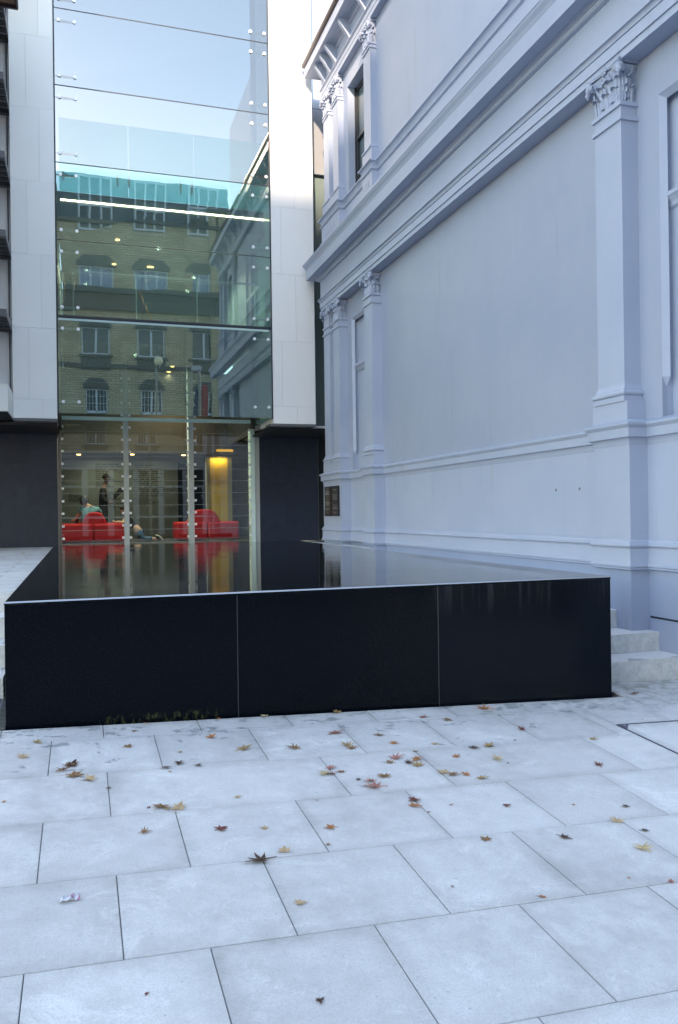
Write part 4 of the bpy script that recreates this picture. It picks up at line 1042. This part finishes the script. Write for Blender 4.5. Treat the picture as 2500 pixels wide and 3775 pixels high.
# lamp post and banner pole on this side of the street
LP = thing('street_lamp', 'slender street lamp with round milky globe and side arm across the plaza', 'street lamp', (3.5, -5.0, -.8))
m = MB(); m.tube([(3.42, -5, -.8), (3.42, -5, 8.0)], [.07, .045], 10); po = m.build('pole', M['steel_dark'], LP, smooth=True)
m = MB(); m.tube([(3.42, -5, 6.6), (3.6, -5, 7.0), (3.75, -5, 7.05)], .022, 8); m.build('arm', M['steel_dark'], LP)
m = MB(); m.sphere((3.52, -5, 8.35), .20, 16, 12, (1, 1, 1.15)); m.build('globe', M['pale_glow'], LP, smooth=True)
m = MB(); m.tube([(3.52, -5, 7.98), (3.52, -5, 8.15)], [.05, .1], 10); m.tube([(3.42, -5, 7.98), (3.52, -5, 7.99)], .02, 8); m.build('collar', M['steel_dark'], LP)
BP = thing('banner_pole', 'dark banner pole with a red and a navy vertical banner, seen reflected in the glass', 'banner pole', (5.45, -4.6, -.8))
m = MB(); m.tube([(5.35, -4.6, -.8), (5.35, -4.6, 7.9)], .07, 10); m.build('pole', M['steel_dark'], BP)
m = MB(); m.box(5.42, 5.72, -4.62, -4.60, 5.2, 7.25); m.build('banner', M['banner_red'], BP)
m = MB(); m.add([(5.3, -4.62, 5.3), (4.98, -4.62, 5.3), (5.16, -4.62, 7.0), (5.3, -4.62, 7.1), (5.3, -4.60, 5.3), (4.98, -4.60, 5.3), (5.16, -4.60, 7.0), (5.3, -4.60, 7.1)], [(0, 1, 2, 3), (7, 6, 5, 4), (0, 4, 5, 1), (1, 5, 6, 2), (2, 6, 7, 3), (3, 7, 4, 0)]); m.build('banner', M['banner_blue'], BP)
m = MB(); m.box(4.98, 5.45, -4.75, -4.45, 7.9, 8.12); m.build('lamp_head', M['steel'], BP)

#@@PEOPLE
K = 16.5 / 15.35  # sofas, people and lectern get the same enlargement about the camera
# ------------------------------------------------------------ sofas
def sofa(x0, x1, y, hump, label, seam=True):
    t = thing('sofa', label, 'sofa', ((x0 + x1) / 2, y, TZ), 'red sofas in the lobby')
    z0 = TZ + .03; m = MB(); xm = (x0 + x1) / 2
    for a, b in ((x0, xm - .002), (xm + .002, x1)): m.box(a, b, y, y + .78, z0, TZ + .445)
    m.build('body', M['red'], t, bevel=.05)
    # humped back, wide at the foot with a rounded top
    a, b, top = hump; pts = [(a, TZ + .30)]
    n = 18
    for i in range(n + 1):
        u = -1 + 2 * i / n; pts.append(((a + b) / 2 + u * (b - a) / 2 * (1 - .0), TZ + .30 + (top - .30) * (1 - abs(u) ** 3.2) ** .85))
    pts.append((b, TZ + .30))
    pts = [(px_ + 0, pz_) for px_, pz_ in pts]
    m = MB(); m.prism_y(pts[::-1], y + .02, y + .34); o = m.build('backrest', M['red'], t, bevel=.03)
    m = MB()
    for xx in (x0 + .12, x1 - .12):
        for yy in (y + .12, y + .66): m.tube([(xx, yy, TZ), (xx, yy, z0 + .01)], .025, 8)
    m.build('feet', M['black'], t)
    return t
sofa(-.42, .955, 18.95, (.0, .60, .70), 'red humped sofa on the left with the boy leaning on its end')
sofa(2.12, 3.60, 18.95, (2.35, 3.20, .735), 'empty red humped sofa on the right in front of the yellow column')

# ------------------------------------------------------------ people
def skin(name, nodes, edges, mat, parent, root=0, lv=1):
    me = bpy.data.meshes.new(name); o = bpy.data.objects.new(name, me); COL.objects.link(o)
    b = BASE[parent]; me.from_pydata([tuple(Q(n_[0]) - b) for n_ in nodes], edges, []); o.parent = parent; BASE[o] = b
    md = o.modifiers.new('skin', 'SKIN'); md.use_smooth_shade = True
    for i, n_ in enumerate(nodes):
        sv = me.skin_vertices[0].data[i]; r_ = n_[1]; sv.radius = (r_[0] * K, r_[1] * K) if isinstance(r_, tuple) else (r_ * K, r_ * K)
    me.skin_vertices[0].data[root].use_root = True
    s_ = o.modifiers.new('sub', 'SUBSURF'); s_.levels = lv; s_.render_levels = lv + 1
    me.materials.append(mat); return o
def chain(k, n): return [(k + i, k + i + 1) for i in range(n - 1)]
# boy kneeling on the lobby floor, leaning over the end of the sofa
P = thing('person', 'boy in a dark sleeveless top and jeans kneeling and leaning on the red sofa arm', 'person', (1.15, 19.2, TZ))
Y0 = 19.15
hip = (1.27, Y0 + .05, 1.02)
nodes = [(hip, (.085, .075)), ((1.17, Y0 + .04, 1.13), (.08, .07)), ((1.05, Y0 + .02, 1.26), (.085, .08)), ((1.0, Y0 + .0, 1.33), (.05, .05)), ((.965, Y0 - .03, 1.385), (.034, .034)),
         ((.945, Y0 - .05, 1.435), (.058, .064)), ((.935, Y0 - .055, 1.49), (.066, .072)), ((.935, Y0 - .05, 1.535), (.045, .05)),
         # left arm (viewer's left) resting along the sofa
         ((.965, Y0 - .06, 1.29), (.036, .036)), ((.93, Y0 - .12, 1.19), (.030, .030)), ((.93, Y0 - .16, 1.185), (.027, .027)), ((.80, Y0 - .14, 1.195), (.022, .022)), ((.72, Y0 - .12, 1.215), (.018, .024)), ((.69, Y0 - .11, 1.235), (.014, .02)),
         # other arm
         ((1.10, Y0 + .06, 1.27), (.036, .036)), ((1.06, Y0 + .14, 1.19), (.030, .030)), ((.92, Y0 + .16, 1.20), (.022, .022)), ((.80, Y0 + .10, 1.22), (.018, .022)),
         # legs
         ((1.30, Y0 - .03, .95), (.068, .068)), ((1.37, Y0 - .05, .80), (.052, .052)), ((1.45, Y0 - .05, .79), (.045, .045)), ((1.62, Y0 - .04, .80), (.036, .036)), ((1.68, Y0 - .04, .80), (.030, .030)), ((1.76, Y0 - .05, .775), (.028, .032)),
         ((1.33, Y0 + .12, .95), (.068, .068)), ((1.40, Y0 + .14, .80), (.052, .052)), ((1.55, Y0 + .14, .80), (.042, .042)), ((1.70, Y0 + .13, .79), (.030, .030))]
edges = chain(0, 8) + [(2, 8)] + chain(8, 6) + [(2, 14)] + chain(14, 4) + [(0, 18)] + chain(18, 6) + [(0, 24)] + chain(24, 4)
body = skin('body', nodes, edges, M['skin'], P)
fc = MB()   # nose, ears, brow
fc.sphere((.905, Y0 - .118, 1.472), .010, 8, 6, (.9, 1.1, 1.3)); fc.sphere((.998, Y0 - .045, 1.475), .014, 8, 6, (.5, 1, 1.4))
fc.build('nose_and_ear', M['skin'], P, smooth=True)
fc = MB()
for dx in (-.020, .026): fc.sphere((.915 + dx, Y0 - .112 + abs(dx) * .2, 1.492), .007, 8, 6, (1.2, .6, .7))
fc.build('eyes', M['hair'], P)
fc = MB(); fc.sphere((.912, Y0 - .108, 1.446), .012, 8, 6, (1.2, .5, .4)); fc.build('mouth', simple('lips', (.42, .14, .12), .5), P)
hr = MB(); hr.sphere((.948, Y0 - .035, 1.508), .086, 16, 12, (1.0, 1.02, .80), .12, 2)
for k in range(6): hr.tube([(.885 + .018 * k, Y0 - .112, 1.545), (.880 + .018 * k, Y0 - .128, 1.52), (.882 + .018 * k, Y0 - .122, 1.502 + .006 * (k % 2))], [.010, .009, .003], 6)
hr.build('hair', M['hair'], P, smooth=True)
skin('vest', [((1.24, Y0 + .05, 1.05), (.098, .088)), ((1.17, Y0 + .04, 1.13), (.094, .084)), ((1.05, Y0 + .02, 1.26), (.098, .092)), ((1.005, Y0 + .0, 1.325), (.060, .060)), ((.985, Y0 - .045, 1.295), (.046, .046)), ((1.09, Y0 + .05, 1.285), (.046, .046))],
     chain(0, 4) + [(2, 4), (2, 5)], M['tee'], P)
skin('jeans', [((1.27, Y0 + .05, 1.01), (.100, .092)), ((1.30, Y0 - .03, .95), (.080, .080)), ((1.37, Y0 - .05, .81), (.062, .060)), ((1.46, Y0 - .05, .80), (.055, .055)), ((1.60, Y0 - .04, .805), (.048, .048)),
     ((1.33, Y0 + .12, .95), (.080, .080)), ((1.40, Y0 + .14, .81), (.060, .060)), ((1.64, Y0 + .14, .80), (.048, .048))], [(0, 1), (1, 2), (2, 3), (3, 4), (0, 5), (5, 6), (6, 7)], M['denim'], P)
sh = MB()
sh.sphere((1.70, Y0 - .05, .825), .055, 12, 8, (1.0, .75, .9)); sh.sphere((1.755, Y0 - .05, .79), .05, 12, 8, (1.25, .75, .75)); s1 = sh.build('shoe', M['shoe'], P, smooth=True)
sh = MB(); sh.tube([(1.655, Y0 - .07, .885), (1.73, Y0 - .07, .865), (1.80, Y0 - .07, .80), (1.815, Y0 - .07, .765)], [.012, .013, .012, .008], 8); sh.build('sole', M['sole'], s1, smooth=True)
# adult sitting on the back of the left sofa, bent to the left, seen from behind
P = thing('person', 'person in teal patterned shirt bent over on the left red sofa', 'person', (.15, 19.4, TZ))
Y0 = 19.42
nodes = [((.10, Y0, 1.20), (.15, .12)), ((.16, Y0, 1.34), (.145, .12)), ((.22, Y0 - .02, 1.47), (.14, .115)), ((.19, Y0 - .02, 1.555), (.07, .07)), ((.13, Y0 - .03, 1.60), (.045, .045)), ((.085, Y0 - .03, 1.655), (.075, .08)), ((.075, Y0 - .03, 1.72), (.078, .085)), ((.08, Y0 - .03, 1.765), (.05, .06)),
         ((.05, Y0 - .02, 1.50), (.05, .05)), ((-.06, Y0 + .05, 1.36), (.042, .042)), ((-.12, Y0 + .12, 1.25), (.034, .034)), ((-.2, Y0 + .2, 1.26), (.03, .022)),
         ((.37, Y0 - .0, 1.50), (.055, .055)), ((.46, Y0 + .05, 1.38), (.044, .044)), ((.40, Y0 + .18, 1.30), (.034, .034)), ((.32, Y0 + .26, 1.30), (.026, .03)),
         ((.0, Y0 + .25, 1.17), (.09, .09)), ((-.1, Y0 + .5, 1.12), (.06, .06)), ((-.1, Y0 + .55, .85), (.045, .045)),
         ((.22, Y0 + .28, 1.17), (.09, .09)), ((.22, Y0 + .52, 1.12), (.06, .06)), ((.22, Y0 + .56, .85), (.045, .045))]
edges = chain(0, 8) + [(2, 8)] + chain(8, 4) + [(2, 12)] + chain(12, 4) + [(0, 16)] + chain(16, 3) + [(0, 19)] + chain(19, 3)
skin('body', nodes, edges, M['skin'], P)
skin('shirt', [((.08, Y0, 1.15), (.175, .14)), ((.14, Y0, 1.30), (.165, .135)), ((.22, Y0 - .02, 1.46), (.165, .13)), ((.19, Y0 - .02, 1.54), (.09, .085)), ((.03, Y0 - .01, 1.50), (.07, .065)), ((-.04, Y0 + .04, 1.40), (.055, .055)), ((.38, Y0, 1.50), (.075, .07)), ((.45, Y0 + .05, 1.40), (.058, .058))],
     chain(0, 4) + [(2, 4), (4, 5), (2, 6), (6, 7)], M['teal_shirt'], P)
skin('trousers', [((.08, Y0 + .05, 1.14), (.15, .13)), ((.0, Y0 + .26, 1.17), (.10, .10)), ((-.1, Y0 + .5, 1.11), (.075, .075)), ((-.1, Y0 + .55, .84), (.06, .06)), ((.22, Y0 + .28, 1.17), (.10, .10)), ((.22, Y0 + .52, 1.11), (.075, .075)), ((.22, Y0 + .56, .84), (.06, .06))],
     [(0, 1), (1, 2), (2, 3), (0, 4), (4, 5), (5, 6)], M['tee'], P)
hr = MB(); hr.sphere((.082, Y0 - .06, 1.715), .112, 16, 12, (.95, .98, 1.08), .18, 4); hr.sphere((.082, Y0 - .05, 1.66), .07, 12, 8, (1, .9, .8), .2, 5); hr.build('hair', M['hair'], P, smooth=True)
# dark standing figure behind, facing right
P = thing('person', 'standing person in dark clothes, profile facing right, behind the left red sofa', 'person', (.55, 21.0, TZ))
Y0 = 20.9; X0 = .60
nodes = [((X0 - .05, Y0, 1.55), (.13, .11)), ((X0 - .07, Y0, 1.75), (.12, .10)), ((X0 - .07, Y0, 1.98), (.14, .12)), ((X0 - .03, Y0, 2.09), (.07, .065)), ((X0 + .0, Y0, 2.16), (.045, .045)), ((X0 + .035, Y0, 2.22), (.075, .07)), ((X0 + .03, Y0, 2.30), (.088, .08)), ((X0 + .025, Y0, 2.36), (.06, .055)),
         ((X0 - .06, Y0 - .17, 1.98), (.055, .055)), ((X0 - .06, Y0 - .20, 1.74), (.045, .045)), ((X0 + .10, Y0 - .16, 1.66), (.036, .036)), ((X0 + .20, Y0 - .12, 1.70), (.028, .034)),
         ((X0 - .06, Y0 + .17, 1.98), (.055, .055)), ((X0 - .06, Y0 + .20, 1.74), (.045, .045)), ((X0 + .10, Y0 + .16, 1.66), (.036, .036)), ((X0 + .20, Y0 + .12, 1.70), (.028, .034)),
         ((X0 - .04, Y0 - .09, 1.40), (.09, .09)), ((X0 - .02, Y0 - .10, 1.10), (.065, .065)), ((X0 - .04, Y0 - .10, .80), (.045, .045)), ((X0 + .06, Y0 - .10, .765), (.04, .03)),
         ((X0 - .04, Y0 + .09, 1.40), (.09, .09)), ((X0 - .02, Y0 + .10, 1.10), (.065, .065)), ((X0 - .04, Y0 + .10, .80), (.045, .045)), ((X0 + .06, Y0 + .10, .765), (.04, .03))]
edges = chain(0, 8) + [(2, 8)] + chain(8, 4) + [(2, 12)] + chain(12, 4) + [(0, 16)] + chain(16, 4) + [(0, 20)] + chain(20, 4)
skin('body', nodes, edges, M['skin_dark'], P)
skin('dark_clothes', [((X0 - .05, Y0, 1.50), (.145, .125)), ((X0 - .07, Y0, 1.75), (.135, .115)), ((X0 - .07, Y0, 1.97), (.155, .135)), ((X0 - .04, Y0, 2.07), (.085, .08)), ((X0 - .06, Y0 - .17, 1.97), (.07, .07)), ((X0 - .06, Y0 - .20, 1.75), (.058, .058)), ((X0 + .08, Y0 - .17, 1.67), (.048, .048)),
     ((X0 - .06, Y0 + .17, 1.97), (.07, .07)), ((X0 - .06, Y0 + .20, 1.75), (.058, .058)), ((X0 - .04, Y0 - .09, 1.36), (.105, .105)), ((X0 - .03, Y0 - .10, .86), (.07, .07)), ((X0 - .04, Y0 + .09, 1.36), (.105, .105)), ((X0 - .03, Y0 + .10, .86), (.07, .07))],
     chain(0, 4) + [(2, 4), (4, 5), (5, 6), (2, 7), (7, 8), (0, 9), (9, 10), (0, 11), (11, 12)], M['tee'], P)
hr = MB(); hr.sphere((X0 + .018, Y0, 2.325), .094, 14, 10, (1.02, .95, .75), .1, 6); hr.build('hair', M['hair'], P, smooth=True)
fc = MB(); fc.sphere((X0 + .12, Y0, 2.262), .016, 8, 6, (1.2, .8, 1.1)); fc.sphere((X0 + .10, Y0, 2.205), .018, 8, 6, (1, 1, .8)); fc.sphere((X0 + .03, Y0 - .085, 2.26), .018, 8, 6, (1, .5, 1.4)); fc.build('nose_and_ear', M['skin_dark'], P, smooth=True)
LT = thing('lectern', 'dark lectern with a slanted board on a thin stem in front of the standing person', 'lectern', (.88, 20.6, TZ))
m = MB(); m.prism_y([(.78, 1.73), (1.10, 2.02), (.92, 2.02), (.78, 1.86)][::1], 20.45, 20.52)
m2 = MB(); m2.add([(.76, 20.4, 1.72), (1.12, 20.4, 2.03), (.90, 20.75, 2.05), (.70, 20.75, 1.80), (.76, 20.4, 1.70), (1.12, 20.4, 2.01), (.90, 20.75, 2.03), (.70, 20.75, 1.78)], [(0, 1, 2, 3), (7, 6, 5, 4), (0, 4, 5, 1), (1, 5, 6, 2), (2, 6, 7, 3), (3, 7, 4, 0)])
m.build('board', M['black'], LT)
m = MB(); m.tube([(.82, 20.49, TZ), (.82, 20.49, 1.80)], .014, 8); m.tube([(.82, 20.49, TZ), (.82, 20.49, TZ + .02)], .14, 20); m.build('stem', M['steel_dark'], LT)

#@@LEAVES
K = 1.0
# ------------------------------------------------------------ fallen leaves and litter
CAM = Vector((0, 0, 1.344))
def to_ground(px, py):
    """where a spot measured on the photograph (2500 x 3775) meets the paving plane"""
    d = right * ((px - 1250) / 2964.84) - up * ((py - 1887.5) / 2964.84) + fwd
    tt = (-.271 - CAM.z) / (d.z + .0367 * d.x - .0520 * d.y); return CAM + d * tt
def leaf_mesh(seed, lobes=5, fat=.5, curl=.3):
    r_ = random.Random(seed); pts = []
    n = lobes
    for i in range(n):
        a = math.pi * (-.12 + 1.24 * i / (n - 1)); L_ = (1.0 if i == n // 2 else .82 - .12 * abs(i - n / 2 + .5) / n * 2) * r_.uniform(.85, 1.1)
        da = math.pi * 1.24 / (n - 1) / 2
        tip = (L_ * math.cos(a), L_ * math.sin(a)); s1 = (L_ * .66 * math.cos(a - da * .42), L_ * .66 * math.sin(a - da * .42)); s2 = (L_ * .66 * math.cos(a + da * .42), L_ * .66 * math.sin(a + da * .42))
        pts += [s1, (L_ * .82 * math.cos(a - da * .16), L_ * .82 * math.sin(a - da * .16)), tip, (L_ * .80 * math.cos(a + da * .2), L_ * .80 * math.sin(a + da * .2)), s2]
        if i < n - 1: pts.append((fat * .72 * math.cos(a + da), fat * .72 * math.sin(a + da)))
    pts.append((-.10, -.16)); pts.append((.10, -.16)) if False else None
    c = (0, .10); mb = MB(); N = len(pts)
    f1, f2, f3, ph = r_.uniform(.5, 1), r_.uniform(-.4, .4), r_.uniform(.2, .6), r_.uniform(0, 6)
    def z(x, y): 
        rr = math.hypot(x, y); return curl * (.35 * abs(x) * rr * f1 + .22 * rr * rr * math.sin(3 * math.atan2(y, x) + ph) * f3 + f2 * .15 * y * y) + .03
    v = [(c[0], c[1], z(*c) * .6)] + [(x * .5 + c[0] * .5, y * .5 + c[1] * .5, z(x * .5, y * .5) + .02) for x, y in pts] + [(x, y, max(.02, z(x, y))) for x, y in pts]
    f = [(0, 1 + i, 1 + (i + 1) % N) for i in range(N)] + [(1 + i, 1 + N + i, 1 + N + (i + 1) % N, 1 + (i + 1) % N) for i in range(N)]
    mb.add(v, f)
    mb.tube([(c[0], c[1], .05), (.02, -.25, .05), (r_.uniform(-.12, .12), -.62 * r_.uniform(.7, 1.3), .04)], [.022, .018, .014], 5)
    return mb
shapes = []
for k in range(9):
    mb = leaf_mesh(11 + k * 7, 5 if k % 3 else 7, .45 + .1 * (k % 3), .35 + .5 * (k % 4) / 3)
    o = mb.build('leaf_shape', LEAF['tan']); me = o.data; bpy.data.objects.remove(o); shapes.append(me)
z3 = lambda u, v, w_: (u * .8291, 2500 + v * .8291, w_ * .8291)
z4 = lambda u, v, w_: (1200 + u * .8291, 2500 + v * .8291, w_ * .8291)
z5 = lambda u, v, w_: (u * 1.5944, 3100 + v * 1.5944, w_ * 1.5944)
ro, br, tn, dk, yb, rd, pk, cr = 'rust orange', 'brown', 'tan', 'dark brown', 'yellow brown', 'dark red', 'dusty pink', 'cream'
LV = [z3(163, 285, 52) + (yb,), z3(103, 355, 55) + (tn,), z3(568, 307, 45) + (br,), z3(935, 265, 55) + (ro,), z3(803, 330, 30) + (tn,), z3(1080, 318, 70) + (yb,), z3(1313, 315, 62) + (br,), z3(1497, 243, 75) + (pk,),
      z3(1545, 303, 60) + (yb,), z3(1560, 314, 50) + (br,), z3(600, 236, 25) + (br,), z3(285, 410, 62) + (br,), z3(320, 392, 80) + (dk,), z3(325, 434, 85) + (br,), z3(405, 453, 62) + (tn,), z3(800, 378, 55) + (dk,), z3(745, 400, 42) + (dk,),
      z3(757, 418, 20) + (ro,), z3(878, 390, 30) + (dk,), z3(480, 491, 26) + (dk,), z3(722, 572, 70) + (br,), z3(745, 580, 60) + (yb,), z3(794, 582, 78) + (tn,), z3(662, 578, 24) + (rd,), z3(1060, 530, 36) + (tn,), z3(638, 687, 50) + (br,),
      z3(978, 676, 52) + (rd,), z3(1180, 670, 36) + (tn,), z3(1475, 667, 60) + (ro,), z3(1462, 742, 25) + (br,), z3(1265, 773, 56) + (tn,), z3(1165, 815, 105) + (dk,), z3(1465, 402, 45) + (pk,), z3(1448, 424, 60) + (cr,), z3(1480, 429, 42) + (rd,), z3(1522, 418, 45) + (br,),
      z3(15, 552, 22) + (ro,), z3(300, 388, 50) + (br,), z3(1410, 545, 16) + (ro,),
      z4(245, 256, 45) + (br,), z4(300, 290, 40) + (ro,), z4(488, 292, 35) + (tn,), z4(430, 175, 35) + (pk,), z4(537, 187, 42) + (br,), z4(710, 140, 66) + (ro,), z4(873, 231, 52) + (rd,), z4(843, 278, 14) + (dk,), z4(722, 303, 56) + (yb,),
      z4(655, 311, 52) + (dk,), z4(400, 327, 26) + (br,), z4(308, 358, 70) + (pk,), z4(290, 378, 45) + (br,), z4(412, 360, 66) + (ro,), z4(415, 390, 60) + (yb,), z4(370, 380, 50) + (dk,), z4(580, 351, 42) + (ro,), z4(762, 360, 72) + (cr,), z4(813, 380, 16) + (rd,),
      z4(262, 441, 62) + (br,), z4(530, 422, 60) + (tn,), z4(562, 430, 60) + (br,), z4(628, 433, 46) + (ro,), z4(690, 447, 62) + (yb,), z4(145, 453, 25) + (dk,), z4(225, 487, 88) + (pk,), z4(207, 460, 50) + (pk,), z4(1215, 390, 52) + (rd,), z4(1187, 272, 42) + (yb,),
      z4(1373, 72, 36) + (rd,), z4(400, 543, 50) + (rd,), z4(388, 568, 58) + (ro,), z4(558, 566, 20) + (pk,), z4(807, 567, 44) + (rd,), z4(1105, 565, 16) + (ro,), z4(1340, 573, 34) + (dk,), z4(458, 598, 16) + (rd,), z4(717, 720, 52) + (br,),
      z4(1058, 710, 54) + (dk,), z4(1297, 640, 64) + (tn,), z4(1410, 757, 76) + (cr,), z4(1425, 680, 40) + (dk,),
      z5(690, 145, 28) + (tn,), z5(1257, 131, 20) + (ro,), z5(1552, 97, 24) + (pk,), z5(340, 354, 14) + (rd,), z5(740, 369, 26) + (dk,), z5(1045, 107, 10) + (rd,), z5(1455, 87, 9) + (ro,),
      z3(1170, 165, 34) + (cr,), z3(970, 180, 22) + (ro,), z3(648, 198, 22) + (ro,), z3(1495, 152, 30) + (ro,), z4(50, 152, 40) + (yb,), z4(748, 113, 14) + (rd,)]
LV.sort(key=lambda a: -a[1])
names_row = ['paving row nearest the fountain'] + [k + ' paving row from the fountain' for k in ('second', 'third', 'fourth', 'fifth', 'sixth', 'seventh')] + ['last paving row in view']
cnt = {}; placed = []
for px, py, wd, colr in LV:
    g = to_ground(px, py); g.y = min(g.y, 5.36 if -.5 < g.x < 4.0 else 9)
    i = 0
    while i < len(edges_rows := [5.12, 4.53, 3.94, 3.36, 2.77, 2.165, 1.5]) and g.y < edges_rows[i]: i += 1
    placed.append([g, wd, colr, i])
byrow = {}
for p_ in placed: byrow.setdefault((p_[3], p_[2]), []).append(p_)
ordn = ['first', 'second', 'third', 'fourth', 'fifth', 'sixth', 'seventh', 'eighth', 'ninth', 'tenth']
rnd = random.Random(21)
for (ri, colr), ls in byrow.items():
    ls.sort(key=lambda a: (right.dot(a[0]) / fwd.dot(a[0])))
    for j, (g, wd, _, _) in enumerate(ls):
        dist = (g - CAM).dot(fwd); size = wd / 2964.84 * dist * .90
        mesh = shapes[rnd.randrange(9)].copy(); mesh.name = 'fallen_leaf'; mesh.materials[0] = LEAF[colr]
        o = bpy.data.objects.new('fallen_leaf', mesh); COL.objects.link(o)
        lift = .002 if g.y < 5.3 else .004
        o.location = (g.x, g.y, gz(g.x, g.y) + lift); sq = rnd.uniform(.55, 1.0); o.scale = (size * sq, size * rnd.uniform(.85, 1.1), size * rnd.uniform(1.0, 2.1)); 
        o.rotation_euler = (R(rnd.uniform(-4, 6)) + math.atan(.052), -R(rnd.uniform(-4, 4)) + math.atan(.0367), rnd.uniform(0, 6.28))
        if len(ls) == 1: lb = '%s leaf, the only one of its colour, %s' % (colr, names_row[ri])
        else: lb = '%s leaf, %s from left of its colour, %s' % (colr, ordn[j], names_row[ri])
        setp(o, lb, 'leaf', 'fallen autumn leaves scattered on the paving')
# two leaves on the far terrace
for px, py, y_, x_ in ((104, 2037, 0, 0),):
    mesh = shapes[2].copy(); mesh.materials[0] = LEAF['cream']; o = bpy.data.objects.new('fallen_leaf', mesh); COL.objects.link(o)
    o.location = (-.93, 14.5, .728); o.scale = (.09,) * 3; o.rotation_euler = (.3, .1, 1); setp(o, 'cream fallen leaf on the upper terrace at far left beside the black wall', 'leaf', 'fallen autumn leaves scattered on the paving')
# crumpled wrapper
g = to_ground(257, 3325); m = MB(); r_ = random.Random(3); v = []
for i in range(7):
    for j in range(5): v.append((g.x - .035 + i * .0117 + r_.uniform(-.004, .004), g.y - .02 + j * .010 + r_.uniform(-.003, .003) + i * .003, gz(g.x, g.y) + .004 + r_.uniform(0, .016)))
f = [(i * 5 + j, (i + 1) * 5 + j, (i + 1) * 5 + j + 1, i * 5 + j + 1) for i in range(6) for j in range(4)]
m.add(v, f)
n = NT('silver_pink_wrapper'); n.base(n.mix(n.ramp(n.noise(50, 2), .56, .60), (.60, .60, .66), (.40, .16, .24))); n.set(Roughness=.3, Metallic=.3)
o = m.build('crumpled_wrapper', n.m, loc=(g.x, g.y, gz(g.x, g.y))); setp(o, 'small crumpled silver and pink wrapper lying on the paving at left', 'litter')
